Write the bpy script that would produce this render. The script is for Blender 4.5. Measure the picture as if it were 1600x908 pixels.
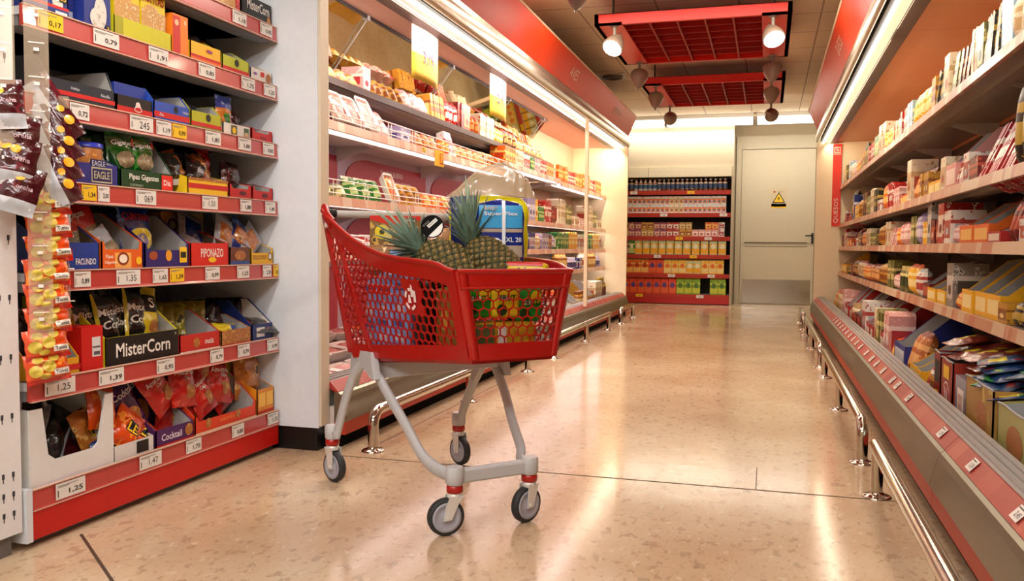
import bpy, math, random
from mathutils import Vector, Matrix, Euler
PI = math.pi
random.seed(7)
scn = bpy.context.scene
for _o in list(bpy.data.objects): bpy.data.objects.remove(_o)
COL = scn.collection

# ------------------------------------------------------------ camera, view, world
F_PX = 1350.0
cam_d = bpy.data.cameras.new('camera'); cam = bpy.data.objects.new('camera', cam_d); COL.objects.link(cam)
cam_d.sensor_width = 36.0; cam_d.lens = F_PX * 36.0 / 1600.0; cam_d.clip_start = .05; cam_d.clip_end = 60
_r = Vector((0.95892957, 0.28352232, 0.00831747)); _u = Vector((-0.02245189, 0.04663993, 0.99865942)); _f = Vector((-0.28275431, 0.95783078, -0.05109002))
cam.matrix_world = Matrix(((_r.x, _u.x, -_f.x, 0), (_r.y, _u.y, -_f.y, 0), (_r.z, _u.z, -_f.z, .8), (0, 0, 0, 1)))
scn.camera = cam
scn.view_settings.view_transform = 'Standard'; scn.view_settings.look = 'None'
scn.view_settings.exposure = 0.24; scn.view_settings.gamma = 1.0; scn.view_settings.use_curve_mapping = False
world = bpy.data.worlds.new('store_air'); scn.world = world; world.use_nodes = True
world.node_tree.nodes['Background'].inputs[0].default_value = (1, .86, .7, 1)
world.node_tree.nodes['Background'].inputs[1].default_value = .35

def light(kind, name, loc, power, color, size=.1, size_y=None, direction=None, spot=None, blend=.5):
    d = bpy.data.lights.new(name, kind); d.energy = power; d.color = color
    if kind == 'AREA':
        d.size = size
        if size_y: d.shape = 'RECTANGLE'; d.size_y = size_y
    else: d.shadow_soft_size = size
    if spot: d.spot_size = spot; d.spot_blend = blend
    o = bpy.data.objects.new(name, d); COL.objects.link(o); o.location = loc
    if direction is not None: o.rotation_euler = Vector(direction).to_track_quat('-Z', 'Y').to_euler()
    return o
WARM = (1, .82, .60); NEUT = (1, .90, .76); PINK = (1, .80, .74); DAY = (.97, .98, 1)
# ceiling fluorescent rows over the near part of the aisle and the chiller canopy tubes
light('AREA', 'ceiling_row_light', (-.55, .6, 2.50), 58, DAY, 3.6, .25, (0, .15, -1))
light('AREA', 'ceiling_row_light', (-.55, -1.6, 2.50), 150, DAY, 3.6, .25, (0, .45, -1))
light('AREA', 'ceiling_row_light', (-.55, 5.75, 2.50), 75, WARM, 3.0, .25, (0, 0, -1))
light('AREA', 'ceiling_row_light', (-.55, 12.2, 2.44), 24, NEUT, 3.0, .2, (0, 0, -1))
light('AREA', 'canopy_tube_light', (-1.69, 5.45, 1.945), 36, PINK, 4.7, .05, (-.75, 0, -.8))
light('AREA', 'canopy_tube_light', (-1.69, 9.05, 1.945), 26, WARM, 2.3, .05, (-.75, 0, -.8))
light('AREA', 'canopy_tube_light', (.60, 2.0, 1.945), 16, WARM, 6.0, .05, (.7, 0, -.8))
light('AREA', 'canopy_tube_light', (.60, 7.7, 1.945), 18, WARM, 4.9, .05, (.7, 0, -.8))
# spotlights on the red ceiling frames, aimed at the aisle and its sides
SPOTS = [((-1.10, 6.30, 2.27), (-.25, -.9, -1)), ((.0, 6.35, 2.27), (.15, -.9, -1)),
         ((-1.10, 3.75, 2.27), (-.6, -.9, -1)), ((.0, 3.75, 2.27), (-.3, -1.0, -1)),
         ((-1.10, 1.35, 2.27), (-.8, .75, -.9)), ((.0, 1.35, 2.27), (-1.6, 1.0, -1)),
         ((-1.10, 9.98, 2.27), (.5, 1, -.30)), ((.0, 9.98, 2.27), (.1, 1, -.35))]
SPOT_W = [22, 20, 16, 10, 44, 34, 20, 32]
for (p, d), w in zip(SPOTS, SPOT_W):
    dd = Vector(d).normalized()
    light('SPOT', 'reflector_lamp_light', Vector(p) + dd * .11, w, NEUT, .05, None, d, math.radians(75 if p[1] < 2 else 105), .7)

# ------------------------------------------------------------ colours and materials
def hexc(s):
    if not isinstance(s, str): return tuple(s)
    s = s.lstrip('#'); v = [int(s[i:i + 2], 16) / 255 for i in (0, 2, 4)]
    return tuple((c / 12.92 if c <= .04045 else ((c + .055) / 1.055) ** 2.4) for c in v)
_M = {}
def mat(name, c, rough=.5, metal=0., emit=0., spec=.5, bump=0., bscale=40., coat=0., alpha=1., trans=0., var=0.):
    if name in _M: return _M[name]
    m = bpy.data.materials.new(name); m.use_nodes = True; nt = m.node_tree; b = nt.nodes['Principled BSDF']
    rgb = hexc(c); b.inputs['Base Color'].default_value = (*rgb, 1)
    b.inputs['Roughness'].default_value = rough; b.inputs['Metallic'].default_value = metal
    b.inputs['Specular IOR Level'].default_value = spec
    if coat: b.inputs['Coat Weight'].default_value = coat; b.inputs['Coat Roughness'].default_value = .08
    if alpha < 1: b.inputs['Alpha'].default_value = alpha
    if trans: b.inputs['Transmission Weight'].default_value = trans
    if emit: b.inputs['Emission Color'].default_value = (*rgb, 1); b.inputs['Emission Strength'].default_value = emit
    tc = nt.nodes.new('ShaderNodeTexCoord')
    nz = nt.nodes.new('ShaderNodeTexNoise'); nz.inputs['Scale'].default_value = bscale; nz.inputs['Detail'].default_value = 3
    nt.links.new(tc.outputs['Object'], nz.inputs['Vector'])
    if bump:
        bp = nt.nodes.new('ShaderNodeBump'); bp.inputs['Strength'].default_value = bump; bp.inputs['Distance'].default_value = .004
        nt.links.new(nz.outputs['Fac'], bp.inputs['Height']); nt.links.new(bp.outputs['Normal'], b.inputs['Normal'])
    mx = nt.nodes.new('ShaderNodeMix'); mx.data_type = 'RGBA'
    k = var or .05
    mx.inputs[6].default_value = (*[x * (1 - k) for x in rgb], 1); mx.inputs[7].default_value = (*[min(1, x * (1 + k)) for x in rgb], 1)
    nt.links.new(nz.outputs['Fac'], mx.inputs[0]); nt.links.new(mx.outputs[2], b.inputs['Base Color'])
    _M[name] = m; return m
def printed(name, cols, scale=22., rough=.35, band=True, stretch=(1, 1, 1), bump=0., coat=0.):
    """a package print: base colour, soft-edged blotches of two other inks and a label band"""
    if name in _M: return _M[name]
    cols = [hexc(c) for c in cols]
    m = bpy.data.materials.new(name); m.use_nodes = True; nt = m.node_tree; b = nt.nodes['Principled BSDF']
    b.inputs['Roughness'].default_value = rough
    if coat: b.inputs['Coat Weight'].default_value = coat
    L = nt.links.new; N = nt.nodes.new
    tc = N('ShaderNodeTexCoord'); oi = N('ShaderNodeObjectInfo')
    mp = N('ShaderNodeMapping'); mp.inputs['Scale'].default_value = stretch
    ad = N('ShaderNodeVectorMath'); ad.operation = 'ADD'; sc = N('ShaderNodeMath'); sc.operation = 'MULTIPLY'; sc.inputs[1].default_value = 9.
    L(oi.outputs['Random'], sc.inputs[0]); L(tc.outputs['Object'], mp.inputs[0]); L(mp.outputs[0], ad.inputs[0]); L(sc.outputs[0], ad.inputs[1])
    nz = N('ShaderNodeTexNoise'); nz.inputs['Scale'].default_value = scale; nz.inputs['Detail'].default_value = 2.5; nz.inputs['Roughness'].default_value = .6
    L(ad.outputs[0], nz.inputs['Vector'])
    rp = N('ShaderNodeValToRGB'); rp.color_ramp.interpolation = 'CONSTANT'; e = rp.color_ramp.elements
    e[0].position = 0; e[0].color = (*cols[0], 1); e[1].position = .60; e[1].color = (*cols[1 % len(cols)], 1)
    x = e.new(.67); x.color = (*cols[2 % len(cols)], 1); x = e.new(.36); x.color = (*cols[0], 1)
    if len(cols) > 3: e[0].color = (*cols[3], 1)
    L(nz.outputs['Fac'], rp.inputs[0]); out = rp.outputs[0]
    if band:
        sp = N('ShaderNodeSeparateXYZ'); L(tc.outputs['Generated'], sp.inputs[0])
        a = N('ShaderNodeMath'); a.operation = 'COMPARE'; a.inputs[1].default_value = .66; a.inputs[2].default_value = .055; L(sp.outputs[2], a.inputs[0])
        mx = N('ShaderNodeMix'); mx.data_type = 'RGBA'; L(a.outputs[0], mx.inputs[0]); L(out, mx.inputs[6]); mx.inputs[7].default_value = (*cols[1 % len(cols)], 1); out = mx.outputs[2]
    L(out, b.inputs['Base Color'])
    if bump:
        bp = N('ShaderNodeBump'); bp.inputs['Strength'].default_value = bump; bp.inputs['Distance'].default_value = .006
        n2 = N('ShaderNodeTexNoise'); n2.inputs['Scale'].default_value = 45; L(ad.outputs[0], n2.inputs['Vector'])
        L(n2.outputs['Fac'], bp.inputs['Height']); L(bp.outputs['Normal'], b.inputs['Normal'])
    _M[name] = m; return m
def paint(c, rough=.45): return mat('paint_%s_%d' % (c.strip('#'), int(rough * 100)), c, rough)

# ------------------------------------------------------------ mesh builder
class MB:
    def __init__(s): s.v = []; s.f = []; s.m = []; s.sm = []
    def add(s, vs, fs, m=0, smooth=False):
        o = len(s.v); s.v += [tuple(v) for v in vs]
        for f in fs: s.f.append(tuple(i + o for i in f)); s.m.append(m); s.sm.append(smooth)
        return s
    def box(s, x0, x1, y0, y1, z0, z1, m=0, M=None, mf=None):
        vs = [Vector(p) for p in ((x0, y0, z0), (x1, y0, z0), (x1, y1, z0), (x0, y1, z0), (x0, y0, z1), (x1, y0, z1), (x1, y1, z1), (x0, y1, z1))]
        if M is not None: vs = [M @ v for v in vs]
        s.add(vs, [(0, 3, 2, 1), (4, 5, 6, 7), (1, 2, 6, 5), (2, 3, 7, 6), (3, 0, 4, 7)], m)
        s.add(vs, [(0, 1, 5, 4)], m if mf is None else mf); return s
    def prism(s, prof, a, b, m=0, axis='y', smooth=False, M=None):
        n = len(prof)
        def P(p, t): return {'y': (p[0], t, p[1]), 'x': (t, p[0], p[1]), 'z': (p[0], p[1], t)}[axis]
        vs = [P(p, a) for p in prof] + [P(p, b) for p in prof]
        if M is not None: vs = [M @ Vector(v) for v in vs]
        s.add(vs, [(i, (i + 1) % n, n + (i + 1) % n, n + i) for i in range(n)], m, smooth)
        s.add(vs, [tuple(range(n - 1, -1, -1)), tuple(range(n, 2 * n))], m); return s
    def ring(s, rings, m=0, smooth=True, cap=True, closed=False):
        n = len(rings[0]); vs = [p for r in rings for p in r]; fs = []; R = len(rings)
        for k in range(R if closed else R - 1):
            k2 = (k + 1) % R
            for i in range(n): fs.append((k * n + i, k * n + (i + 1) % n, k2 * n + (i + 1) % n, k2 * n + i))
        s.add(vs, fs, m, smooth)
        if cap and not closed:
            s.add(rings[0], [tuple(range(n - 1, -1, -1))], m); s.add(rings[-1], [tuple(range(n))], m)
        return s
    def tube(s, pts, r, n=10, m=0, closed=False, sx=1., sy=1., up=None, cap=True):
        pts = [Vector(p) for p in pts]; rings = []; prev = None; K = len(pts)
        rr = r if isinstance(r, (list, tuple)) else [r] * K
        for i, p in enumerate(pts):
            if closed: d = pts[(i + 1) % K] - pts[i - 1]
            else: d = pts[min(i + 1, K - 1)] - pts[max(i - 1, 0)]
            d.normalize()
            if up is not None: a = Vector(up)
            elif prev is None: a = Vector((0, 0, 1)) if abs(d.z) < .9 else Vector((1, 0, 0))
            else: a = prev
            a = (a - d * a.dot(d))
            if a.length < 1e-5: a = d.orthogonal()
            a.normalize(); prev = a; b = d.cross(a)
            rings.append([p + a * (math.cos(2 * PI * k / n) * rr[i] * sx) + b * (math.sin(2 * PI * k / n) * rr[i] * sy) for k in range(n)])
        return s.ring(rings, m, True, cap, closed)
    def lathe(s, prof, n=20, m=0, M=None, cap=True):
        rings = []
        for r, z in prof:
            ring = [Vector((math.cos(2 * PI * k / n) * r, math.sin(2 * PI * k / n) * r, z)) for k in range(n)]
            rings.append([M @ v for v in ring] if M is not None else ring)
        return s.ring(rings, m, True, cap)
    def grid(s, fn, nu, nv, m=0, smooth=True, mf=None, flip=False):
        vs = [fn(i / nu, j / nv) for j in range(nv + 1) for i in range(nu + 1)]; o = len(s.v); s.v += [tuple(v) for v in vs]
        for j in range(nv):
            for i in range(nu):
                a = o + j * (nu + 1) + i; q = (a, a + 1, a + nu + 2, a + nu + 1)
                s.f.append(q[::-1] if flip else q); s.m.append(mf((i + .5) / nu, (j + .5) / nv) if mf else m); s.sm.append(smooth)
        return s
    def text(s, body, M, size, m=0, width=None, warp=None, bold=0.):
        vs, fs = text_mesh(body, bold)
        if not vs: return s
        xs = [v[0] for v in vs]; ys = [v[1] for v in vs]; w = max(xs) - min(xs); h = max(ys) - min(ys)
        cx = (max(xs) + min(xs)) / 2; cy = (max(ys) + min(ys)) / 2; k = size / h; kx = (width / w) if width else k
        out = []
        for x, y in vs:
            p = (M @ Vector(((x - cx) * kx, (y - cy) * k, 0))); out.append(warp(p) if warp else p)
        return s.add(out, fs, m)
    def disc(s, M, rx, ry, n=20, m=0, warp=None):
        if warp:
            vs = [M @ Vector((0, 0, 0))] + [M @ Vector((math.cos(2 * PI * k / n) * rx * f, math.sin(2 * PI * k / n) * ry * f, 0)) for f in (.35, .7, 1) for k in range(n)]
            fs = [(0, 1 + k, 1 + (k + 1) % n) for k in range(n)] + [(1 + r * n + k, 1 + (r + 1) * n + k, 1 + (r + 1) * n + (k + 1) % n, 1 + r * n + (k + 1) % n) for r in (0, 1) for k in range(n)]
            return s.add([warp(v) for v in vs], fs, m, True)
        vs = [M @ Vector((math.cos(2 * PI * k / n) * rx, math.sin(2 * PI * k / n) * ry, 0)) for k in range(n)]
        if warp: vs = [warp(v) for v in vs]
        return s.add(vs, [tuple(range(n))], m)
    def build(s, name, mats, parent=None, loc=None, bevel=0., solid=0.):
        me = bpy.data.meshes.new(name); me.from_pydata([tuple(v) for v in s.v], [], s.f)
        for mm in (mats if isinstance(mats, (list, tuple)) else [mats]): me.materials.append(mm)
        me.polygons.foreach_set('material_index', s.m); me.polygons.foreach_set('use_smooth', s.sm); me.update()
        o = bpy.data.objects.new(name, me); COL.objects.link(o)
        if parent: o.parent = parent
        if loc is not None: o.location = loc
        if solid: md = o.modifiers.new('thick', 'SOLIDIFY'); md.thickness = solid; md.offset = 0
        if bevel: md = o.modifiers.new('round', 'BEVEL'); md.width = bevel; md.segments = 2; md.limit_method = 'ANGLE'; md.angle_limit = .7
        return o
_T = {}
def text_mesh(body, bold=0.):
    k = (body, bold)
    if k in _T: return _T[k]
    cu = bpy.data.curves.new('lettering', 'FONT'); cu.body = body; cu.size = 1; cu.resolution_u = 2; cu.offset = bold
    to = bpy.data.objects.new('lettering', cu); COL.objects.link(to)
    dg = bpy.context.evaluated_depsgraph_get(); dg.update()
    me = bpy.data.meshes.new_from_object(to.evaluated_get(dg))
    r = ([(v.co.x, v.co.y) for v in me.vertices], [tuple(p.vertices) for p in me.polygons])
    bpy.data.objects.remove(to); bpy.data.curves.remove(cu); bpy.data.meshes.remove(me); _T[k] = r; return r

def tag(o, label=None, cat=None, group=None, kind=None):
    if label: o['label'] = label
    if cat: o['category'] = cat
    if group: o['group'] = group
    if kind: o['kind'] = kind
    return o
def empty(name, loc, rz=0., label=None, cat=None, group=None):
    o = bpy.data.objects.new(name, None); COL.objects.link(o); o.location = loc; o.rotation_euler = (0, 0, rz); o.empty_display_size = .05
    return tag(o, label, cat, group)
def copy_tree(o, parent=None):
    c = o.copy(); COL.objects.link(c)
    if parent: c.parent = parent
    for ch in o.children: copy_tree(ch, c)
    return c
def front(x, z, y=-.0008): return Matrix.Translation((x, y, z)) @ Matrix.Rotation(PI / 2, 4, 'X')   # a plane facing -Y
def faceL(y, z, x): return Matrix.Translation((x, y, z)) @ Matrix.Rotation(PI / 2, 4, 'Z') @ Matrix.Rotation(PI / 2, 4, 'X')    # facing +X
def faceR(y, z, x): return Matrix.Translation((x, y, z)) @ Matrix.Rotation(-PI / 2, 4, 'Z') @ Matrix.Rotation(PI / 2, 4, 'X')   # facing -X
ORD = ['first', 'second', 'third', 'fourth', 'fifth', 'sixth', 'seventh', 'eighth', 'ninth', 'tenth', 'eleventh', 'twelfth', 'thirteenth', 'fourteenth', 'fifteenth', 'sixteenth', 'seventeenth', 'eighteenth', 'nineteenth', 'twentieth']
ORD += ['twenty-' + x for x in ORD[:9]] + ['thirtieth'] + ['thirty-' + x for x in ORD[:9]] + ['fortieth'] + ['forty-' + x for x in ORD[:9]]

# common materials
WHITE = mat('white_enamel', '#e4e2dc', .35); CREAM = mat('cream_enamel', '#e6d9bd', .4); STEEL = mat('brushed_steel', '#8a8474', .34, .9, bump=.04)
CHROME = mat('polished_steel', '#cfcac0', .12, 1.); BLACK = mat('black_plastic', '#0c0c0d', .4); DARK = mat('dark_gap', '#17130f', .7)
REDP = mat('red_paint', '#b3140f', .35); REDF = mat('red_fascia', '#d83a08', .4, spec=.15); RAILR = mat('price_rail_red', '#b8403a', .3, coat=.5)
TANC = mat('canopy_tan', '#cf9468', .5); BROWN = mat('canopy_brown', '#33241a', .5); GREYP = mat('grey_plastic', '#8c8a86', .45)
TAGW = mat('tag_paper', '#e4e0da', .5); TAGY = mat('tag_yellow', '#f2c51a', .5); INK = mat('printing_ink', '#1a1714', .6)
GLOW = mat('tube_glow', (1, .93, .80), .5, emit=5.); GLOWP = mat('tube_glow_pink', (1, .86, .84), .5, emit=7.); GLOWD = mat('diffuser_glow', (1, .82, .56), .5, emit=.7); GLOWG = mat('diffuser_grey', (.95, .85, .78), .5, emit=.38)
BOARDI = mat('grey_cardboard', '#a8a6a4', .8); BOARDB = mat('brown_cardboard', '#5c4a33', .8); WIRE = mat('white_wire', '#efe6e0', .4)
# ------------------------------------------------------------ the room
def floor_mat():
    m = bpy.data.materials.new('terrazzo_floor'); m.use_nodes = True; nt = m.node_tree; b = nt.nodes['Principled BSDF']; L = nt.links.new; N = nt.nodes.new
    tc = N('ShaderNodeTexCoord'); mp = N('ShaderNodeMapping'); mp.inputs['Rotation'].default_value = (0, 0, .6); L(tc.outputs['Object'], mp.inputs[0])
    n1 = N('ShaderNodeTexNoise'); n1.inputs['Scale'].default_value = 1.7; n1.inputs['Detail'].default_value = 4; L(mp.outputs[0], n1.inputs['Vector'])
    r1 = N('ShaderNodeValToRGB'); r1.color_ramp.elements[0].position = .3; r1.color_ramp.elements[0].color = (*hexc('#bf9f7e'), 1); r1.color_ramp.elements[1].position = .7; r1.color_ramp.elements[1].color = (*hexc('#d4bfa0'), 1)
    L(n1.outputs['Fac'], r1.inputs[0])
    # stone chips of uneven outline: some rosy brown, some grey-green, some pale
    cur = r1.outputs[0]
    for k, (sc_, th, sgn, colr, am, dt) in enumerate(((30, .60, 1, '#97705a', .42, 2.), (21, .66, 1, '#84705a', .36, 1.), (34, .36, -1, '#ddcdb0', .5, 2.), (75, .62, 1, '#a5835f', .3, 1.))):
        mk = N('ShaderNodeMapping'); mk.inputs['Scale'].default_value = (1, .6, 1); mk.inputs['Location'].default_value = (k * 3.7, k * 1.3, 0); mk.inputs['Rotation'].default_value = (0, 0, k * .7); L(tc.outputs['Object'], mk.inputs[0])
        nk = N('ShaderNodeTexNoise'); nk.inputs['Scale'].default_value = sc_; nk.inputs['Detail'].default_value = dt; nk.inputs['Roughness'].default_value = .6; L(mk.outputs[0], nk.inputs['Vector'])
        rg = N('ShaderNodeMapRange'); rg.inputs[1].default_value = th; rg.inputs[2].default_value = th + .03 * sgn; rg.inputs[4].default_value = am; L(nk.outputs['Fac'], rg.inputs[0])
        mx = N('ShaderNodeMix'); mx.data_type = 'RGBA'; L(rg.outputs[0], mx.inputs[0]); L(cur, mx.inputs[6]); mx.inputs[7].default_value = (*hexc(colr), 1); cur = mx.outputs[2]
    L(cur, b.inputs['Base Color'])
    rr = N('ShaderNodeMapRange'); rr.inputs[3].default_value = .10; rr.inputs[4].default_value = .19; L(n1.outputs['Fac'], rr.inputs[0]); L(rr.outputs[0], b.inputs['Roughness'])
    b.inputs['Specular IOR Level'].default_value = .38
    n3 = N('ShaderNodeTexNoise'); n3.inputs['Scale'].default_value = 9; L(tc.outputs['Object'], n3.inputs['Vector'])
    bp = N('ShaderNodeBump'); bp.inputs['Strength'].default_value = .05; bp.inputs['Distance'].default_value = .01; L(n3.outputs['Fac'], bp.inputs['Height']); L(bp.outputs['Normal'], b.inputs['Normal'])
    return m
def grid_mat(name, base, line, cell, off=(0, 0), lw=.012, var='#b89c7c'):
    m = bpy.data.materials.new(name); m.use_nodes = True; nt = m.node_tree; b = nt.nodes['Principled BSDF']; L = nt.links.new; N = nt.nodes.new
    tc = N('ShaderNodeTexCoord'); sp = N('ShaderNodeSeparateXYZ'); L(tc.outputs['Object'], sp.inputs[0]); outs = []
    for i in (0, 1):
        a = N('ShaderNodeMath'); a.operation = 'ADD'; a.inputs[1].default_value = off[i] + 60 * cell; L(sp.outputs[i], a.inputs[0])
        q = N('ShaderNodeMath'); q.operation = 'MODULO'; q.inputs[1].default_value = cell; L(a.outputs[0], q.inputs[0])
        l = N('ShaderNodeMath'); l.operation = 'LESS_THAN'; l.inputs[1].default_value = lw; L(q.outputs[0], l.inputs[0]); outs.append(l)
    mm = N('ShaderNodeMath'); mm.operation = 'MAXIMUM'; L(outs[0].outputs[0], mm.inputs[0]); L(outs[1].outputs[0], mm.inputs[1])
    nz = N('ShaderNodeTexNoise'); nz.inputs['Scale'].default_value = 120; L(tc.outputs['Object'], nz.inputs['Vector'])
    m1 = N('ShaderNodeMix'); m1.data_type = 'RGBA'; L(nz.outputs['Fac'], m1.inputs[0]); m1.inputs[6].default_value = (*hexc(base), 1); m1.inputs[7].default_value = (*hexc(var), 1)
    mx = N('ShaderNodeMix'); mx.data_type = 'RGBA'; L(mm.outputs[0], mx.inputs[0]); L(m1.outputs[2], mx.inputs[6]); mx.inputs[7].default_value = (*hexc(line), 1)
    L(mx.outputs[2], b.inputs['Base Color']); b.inputs['Roughness'].default_value = .8
    return m
X0, X1, Y0, Y1, ZC = -2.62, 1.55, -3.2, 12.95, 2.62
def struct(name, mb, m, bevel=0.): return tag(mb.build(name, m, bevel=bevel), kind='structure')
struct('floor', MB().box(X0 - .1, X1 + .1, Y0 - .1, Y1 + .1, -.1, 0), floor_mat())
struct('ceiling', MB().box(X0 - .1, X1 + .1, Y0 - .1, Y1 + .1, ZC, ZC + .1), grid_mat('ceiling_tiles', '#f2e2ca', '#a8927a', .6, (.25, .05), .012, '#e6d2b6'))
WALLM = mat('wall_paint', '#b9ab90', .7, bump=.05)
struct('wall_left', MB().box(X0 - .1, X0, Y0, Y1, 0, ZC), WALLM); struct('wall_right', MB().box(X1, X1 + .1, Y0, Y1, 0, ZC), WALLM)
struct('wall_front', MB().box(X0, X1, Y0 - .1, Y0, 0, ZC), WALLM); struct('wall_back', MB().box(X0 - .1, X1 + .1, Y1, Y1 + .1, 0, ZC), WALLM)
# bulkhead over the drinks bay and its end cheek
bk = MB().box(X0, -.475, 12.36, Y1, 1.93, 2.50); bk.box(-.50, -.475, 12.36, Y1, 0, 1.93); bk.box(X0, -.475, 12.36, Y1, 2.50, ZC)
struct('wall_bulkhead', bk, mat('bulkhead_paint', '#b5a890', .6))
pn = MB().box(X0, -1.64, 12.32, 12.36, 1.79, 1.925); pn.box(-1.635, -.50, 12.32, 12.36, 1.79, 1.925)
struct('trim_1', pn, mat('signless_panel', '#d8cfb4', .5))
# floor joints
def strip(name, a, b, w, m):
    a = Vector((*a, 0)); b = Vector((*b, 0)); d = (b - a).normalized(); n = Vector((-d.y, d.x, 0)) * w / 2
    mb = MB(); z = Vector((0, 0, .0012)); vs = [a - n, b - n, b + n, a + n]; mb.add([v + z for v in vs] + vs, [(0, 1, 2, 3), (4, 5, 1, 0), (5, 6, 2, 1), (6, 7, 3, 2), (7, 4, 0, 3)])
    struct(name, mb, m)
JM = mat('joint_grout', '#5e4a34', .7)
strip('trim_2', (-1.60, 2.93), (.47, 2.945), .006, JM); strip('trim_3', (-1.79, 1.905), (-1.18, 1.435), .008, mat('metal_joint', '#4b4034', .4))
strip('trim_4', (-.02, 2.945), (-.02, 3.25), .003, JM)
strip('trim_5', (-1.49, 3.03), (-1.46, 12.2), .012, mat('joint_brown', '#8a6d4e', .6))  # thin brown line running along the left guard rails

# door with frame, kick plate, push line and signs
DM = mat('door_paint', '#c9c0a8', .45)
fr = MB()
for a, b, c, d in ((-.455, -.385, 0, 2.40), (.625, .70, 0, 2.40), (-.385, .625, 2.215, 2.40)): fr.box(a, b, Y1 - .06, Y1, c, d)
struct('trim_6', fr, mat('door_frame_paint', '#c2b8a0', .5), .004)
door = tag(MB().box(-.38, .62, Y1 - .04, Y1 - .002, .005, 2.21).build('door_1', DM, bevel=.003), kind='structure')
MB().box(-.345, .585, Y1 - .046, Y1 - .04, .02, .355).build('kick_plate', mat('kick_plate_steel', '#b4b0a8', .16, .95, bump=.25, bscale=3), door)
MB().box(-.325, .53, Y1 - .052, Y1 - .04, .875, .89).box(-.325, .53, Y1 - .043, Y1 - .04, .825, .832).build('push_line', mat('door_groove', '#6b5f4c', .5), door)
h = MB(); h.box(.585, .612, Y1 - .05, Y1 - .04, .87, 1.02); h.tube([(.598, Y1 - .045, .985), (.598, Y1 - .095, .985), (.50, Y1 - .095, .982)], .009, 8)
h.build('door_handle', BLACK, door)
sg = MB(); F = lambda x, z: Matrix.Translation((x, Y1 - .0425, z)) @ Matrix.Rotation(PI / 2, 4, 'X')
sg.box(.02, .245, Y1 - .042, Y1 - .04, 1.395, 1.66, 0)
def tri(cx, cz, r, y, m): sg.add([(cx - r * .9, y, cz - r * .6), (cx + r * .9, y, cz - r * .6), (cx, y, cz + r)], [(0, 1, 2)], m)
tri(.135, 1.505, .098, Y1 - .0424, 2); tri(.135, 1.505, .075, Y1 - .0428, 1)
sg.add([(.135, Y1 - .0432, 1.545), (.118, Y1 - .0432, 1.505), (.133, Y1 - .0432, 1.505), (.128, Y1 - .0432, 1.47), (.152, Y1 - .0432, 1.515), (.138, Y1 - .0432, 1.515)], [(0, 1, 2, 3, 4, 5)], 2)
sg.build('warning_sign', [mat('sign_backing', '#c9bb9c', .5), TAGY, INK], door)
s2 = MB().box(.035, .235, Y1 - .042, Y1 - .04, 1.375, 1.437, 0)
for k in range(2): s2.text(['RIESGO', 'ELECTRICO'][k], F(.135, 1.42 - k * .026), .014, 1)
s2.build('warning_plate', [TAGY, INK], door)
s3 = MB().disc(F(.075, 1.605), .014, .014, 12, 0); s3.text('Puerta', F(.155, 1.607), .022, 1); s3.build('door_caption', [mat('caption_red', '#a03022', .5), mat('caption_grey', '#7c7260', .5)], door)

# ceiling lamps: fluorescent battens (each a fixture)
def batten(x, y, L, label, group=None):
    e = empty('ceiling_batten', (x, y, ZC), 0, label, 'ceiling light', group)
    MB().box(-L / 2, L / 2, -.07, .07, -.06, 0).build('housing', WHITE, e)
    d = MB(); d.prism([(-.075, -.06), (-.075, -.12), (-.055, -.145), (.055, -.145), (.075, -.12), (.075, -.06)], -L / 2 + .01, L / 2 - .01, 0, 'x'); d.build('diffuser', GLOW, e)
    for sx in (-1, 1): MB().box(sx * L / 2 - .008, sx * L / 2 + .008, -.078, .078, -.148, -.055).build('end_cap', GREYP, e)
for x, l in ((-1.98, 'white fluorescent batten on ceiling at far left of the back row'), (-.80, 'middle white fluorescent batten on ceiling before the grey door'), (.40, 'white fluorescent batten on ceiling above the grey door')):
    batten(x, 12.2, 1.16, l, 'lit battens before the back wall')
for y in (.6, -1.6):
    for x in (-1.8, -.55, .7): batten(x, y, 1.16, 'lit white fluorescent batten on the ceiling behind the photographer', 'lit battens over the aisle entrance')
batten(-.55, 5.75, 1.16, 'lit white fluorescent batten on the ceiling between two red lamp frames')

# red louvre frames with spot lamps
def spot_lamp(p, lit, aim, label):
    e = empty('reflector_lamp', p, 0, label, 'spotlight', 'reflector lamps clipped to the red ceiling frames')
    q = Vector(aim).to_track_quat('-Z', 'Y').to_matrix().to_4x4()
    b = MB(); prof = [(.012, .10), (.03, .085), (.05, .05), (.072, 0), (.078, -.035), (.072, -.045)]
    b.lathe(prof, 20, 0, q, True); b.tube([q @ Vector((0, 0, .09)), q @ Vector((0, 0, .125))], .006, 6); b.build('lamp_shell', mat('lamp_glass_grey', '#8a7a70', .3), e)
    MB().lathe([(.07, -.046), (.055, -.058), (.02, -.064), (.002, -.065)], 20, 0, q, True).build('lamp_face', mat('lamp_lit', (1, .95, .85), .4, emit=12.) if lit else mat('lamp_unlit', '#857a72', .25), e)
    t = MB(); top = q @ Vector((0, 0, .10))
    t.tube([(0, 0, .05), (0, 0, .13)], .012, 8); t.tube([(0, 0, .125), (0, 0, .135)], .03, 8); t.build('lamp_mount', GREYP, e)
FR_RED = mat('frame_red', '#c8160c', .4); LOUV = mat('louvre_red', '#8f0f0b', .45)
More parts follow.
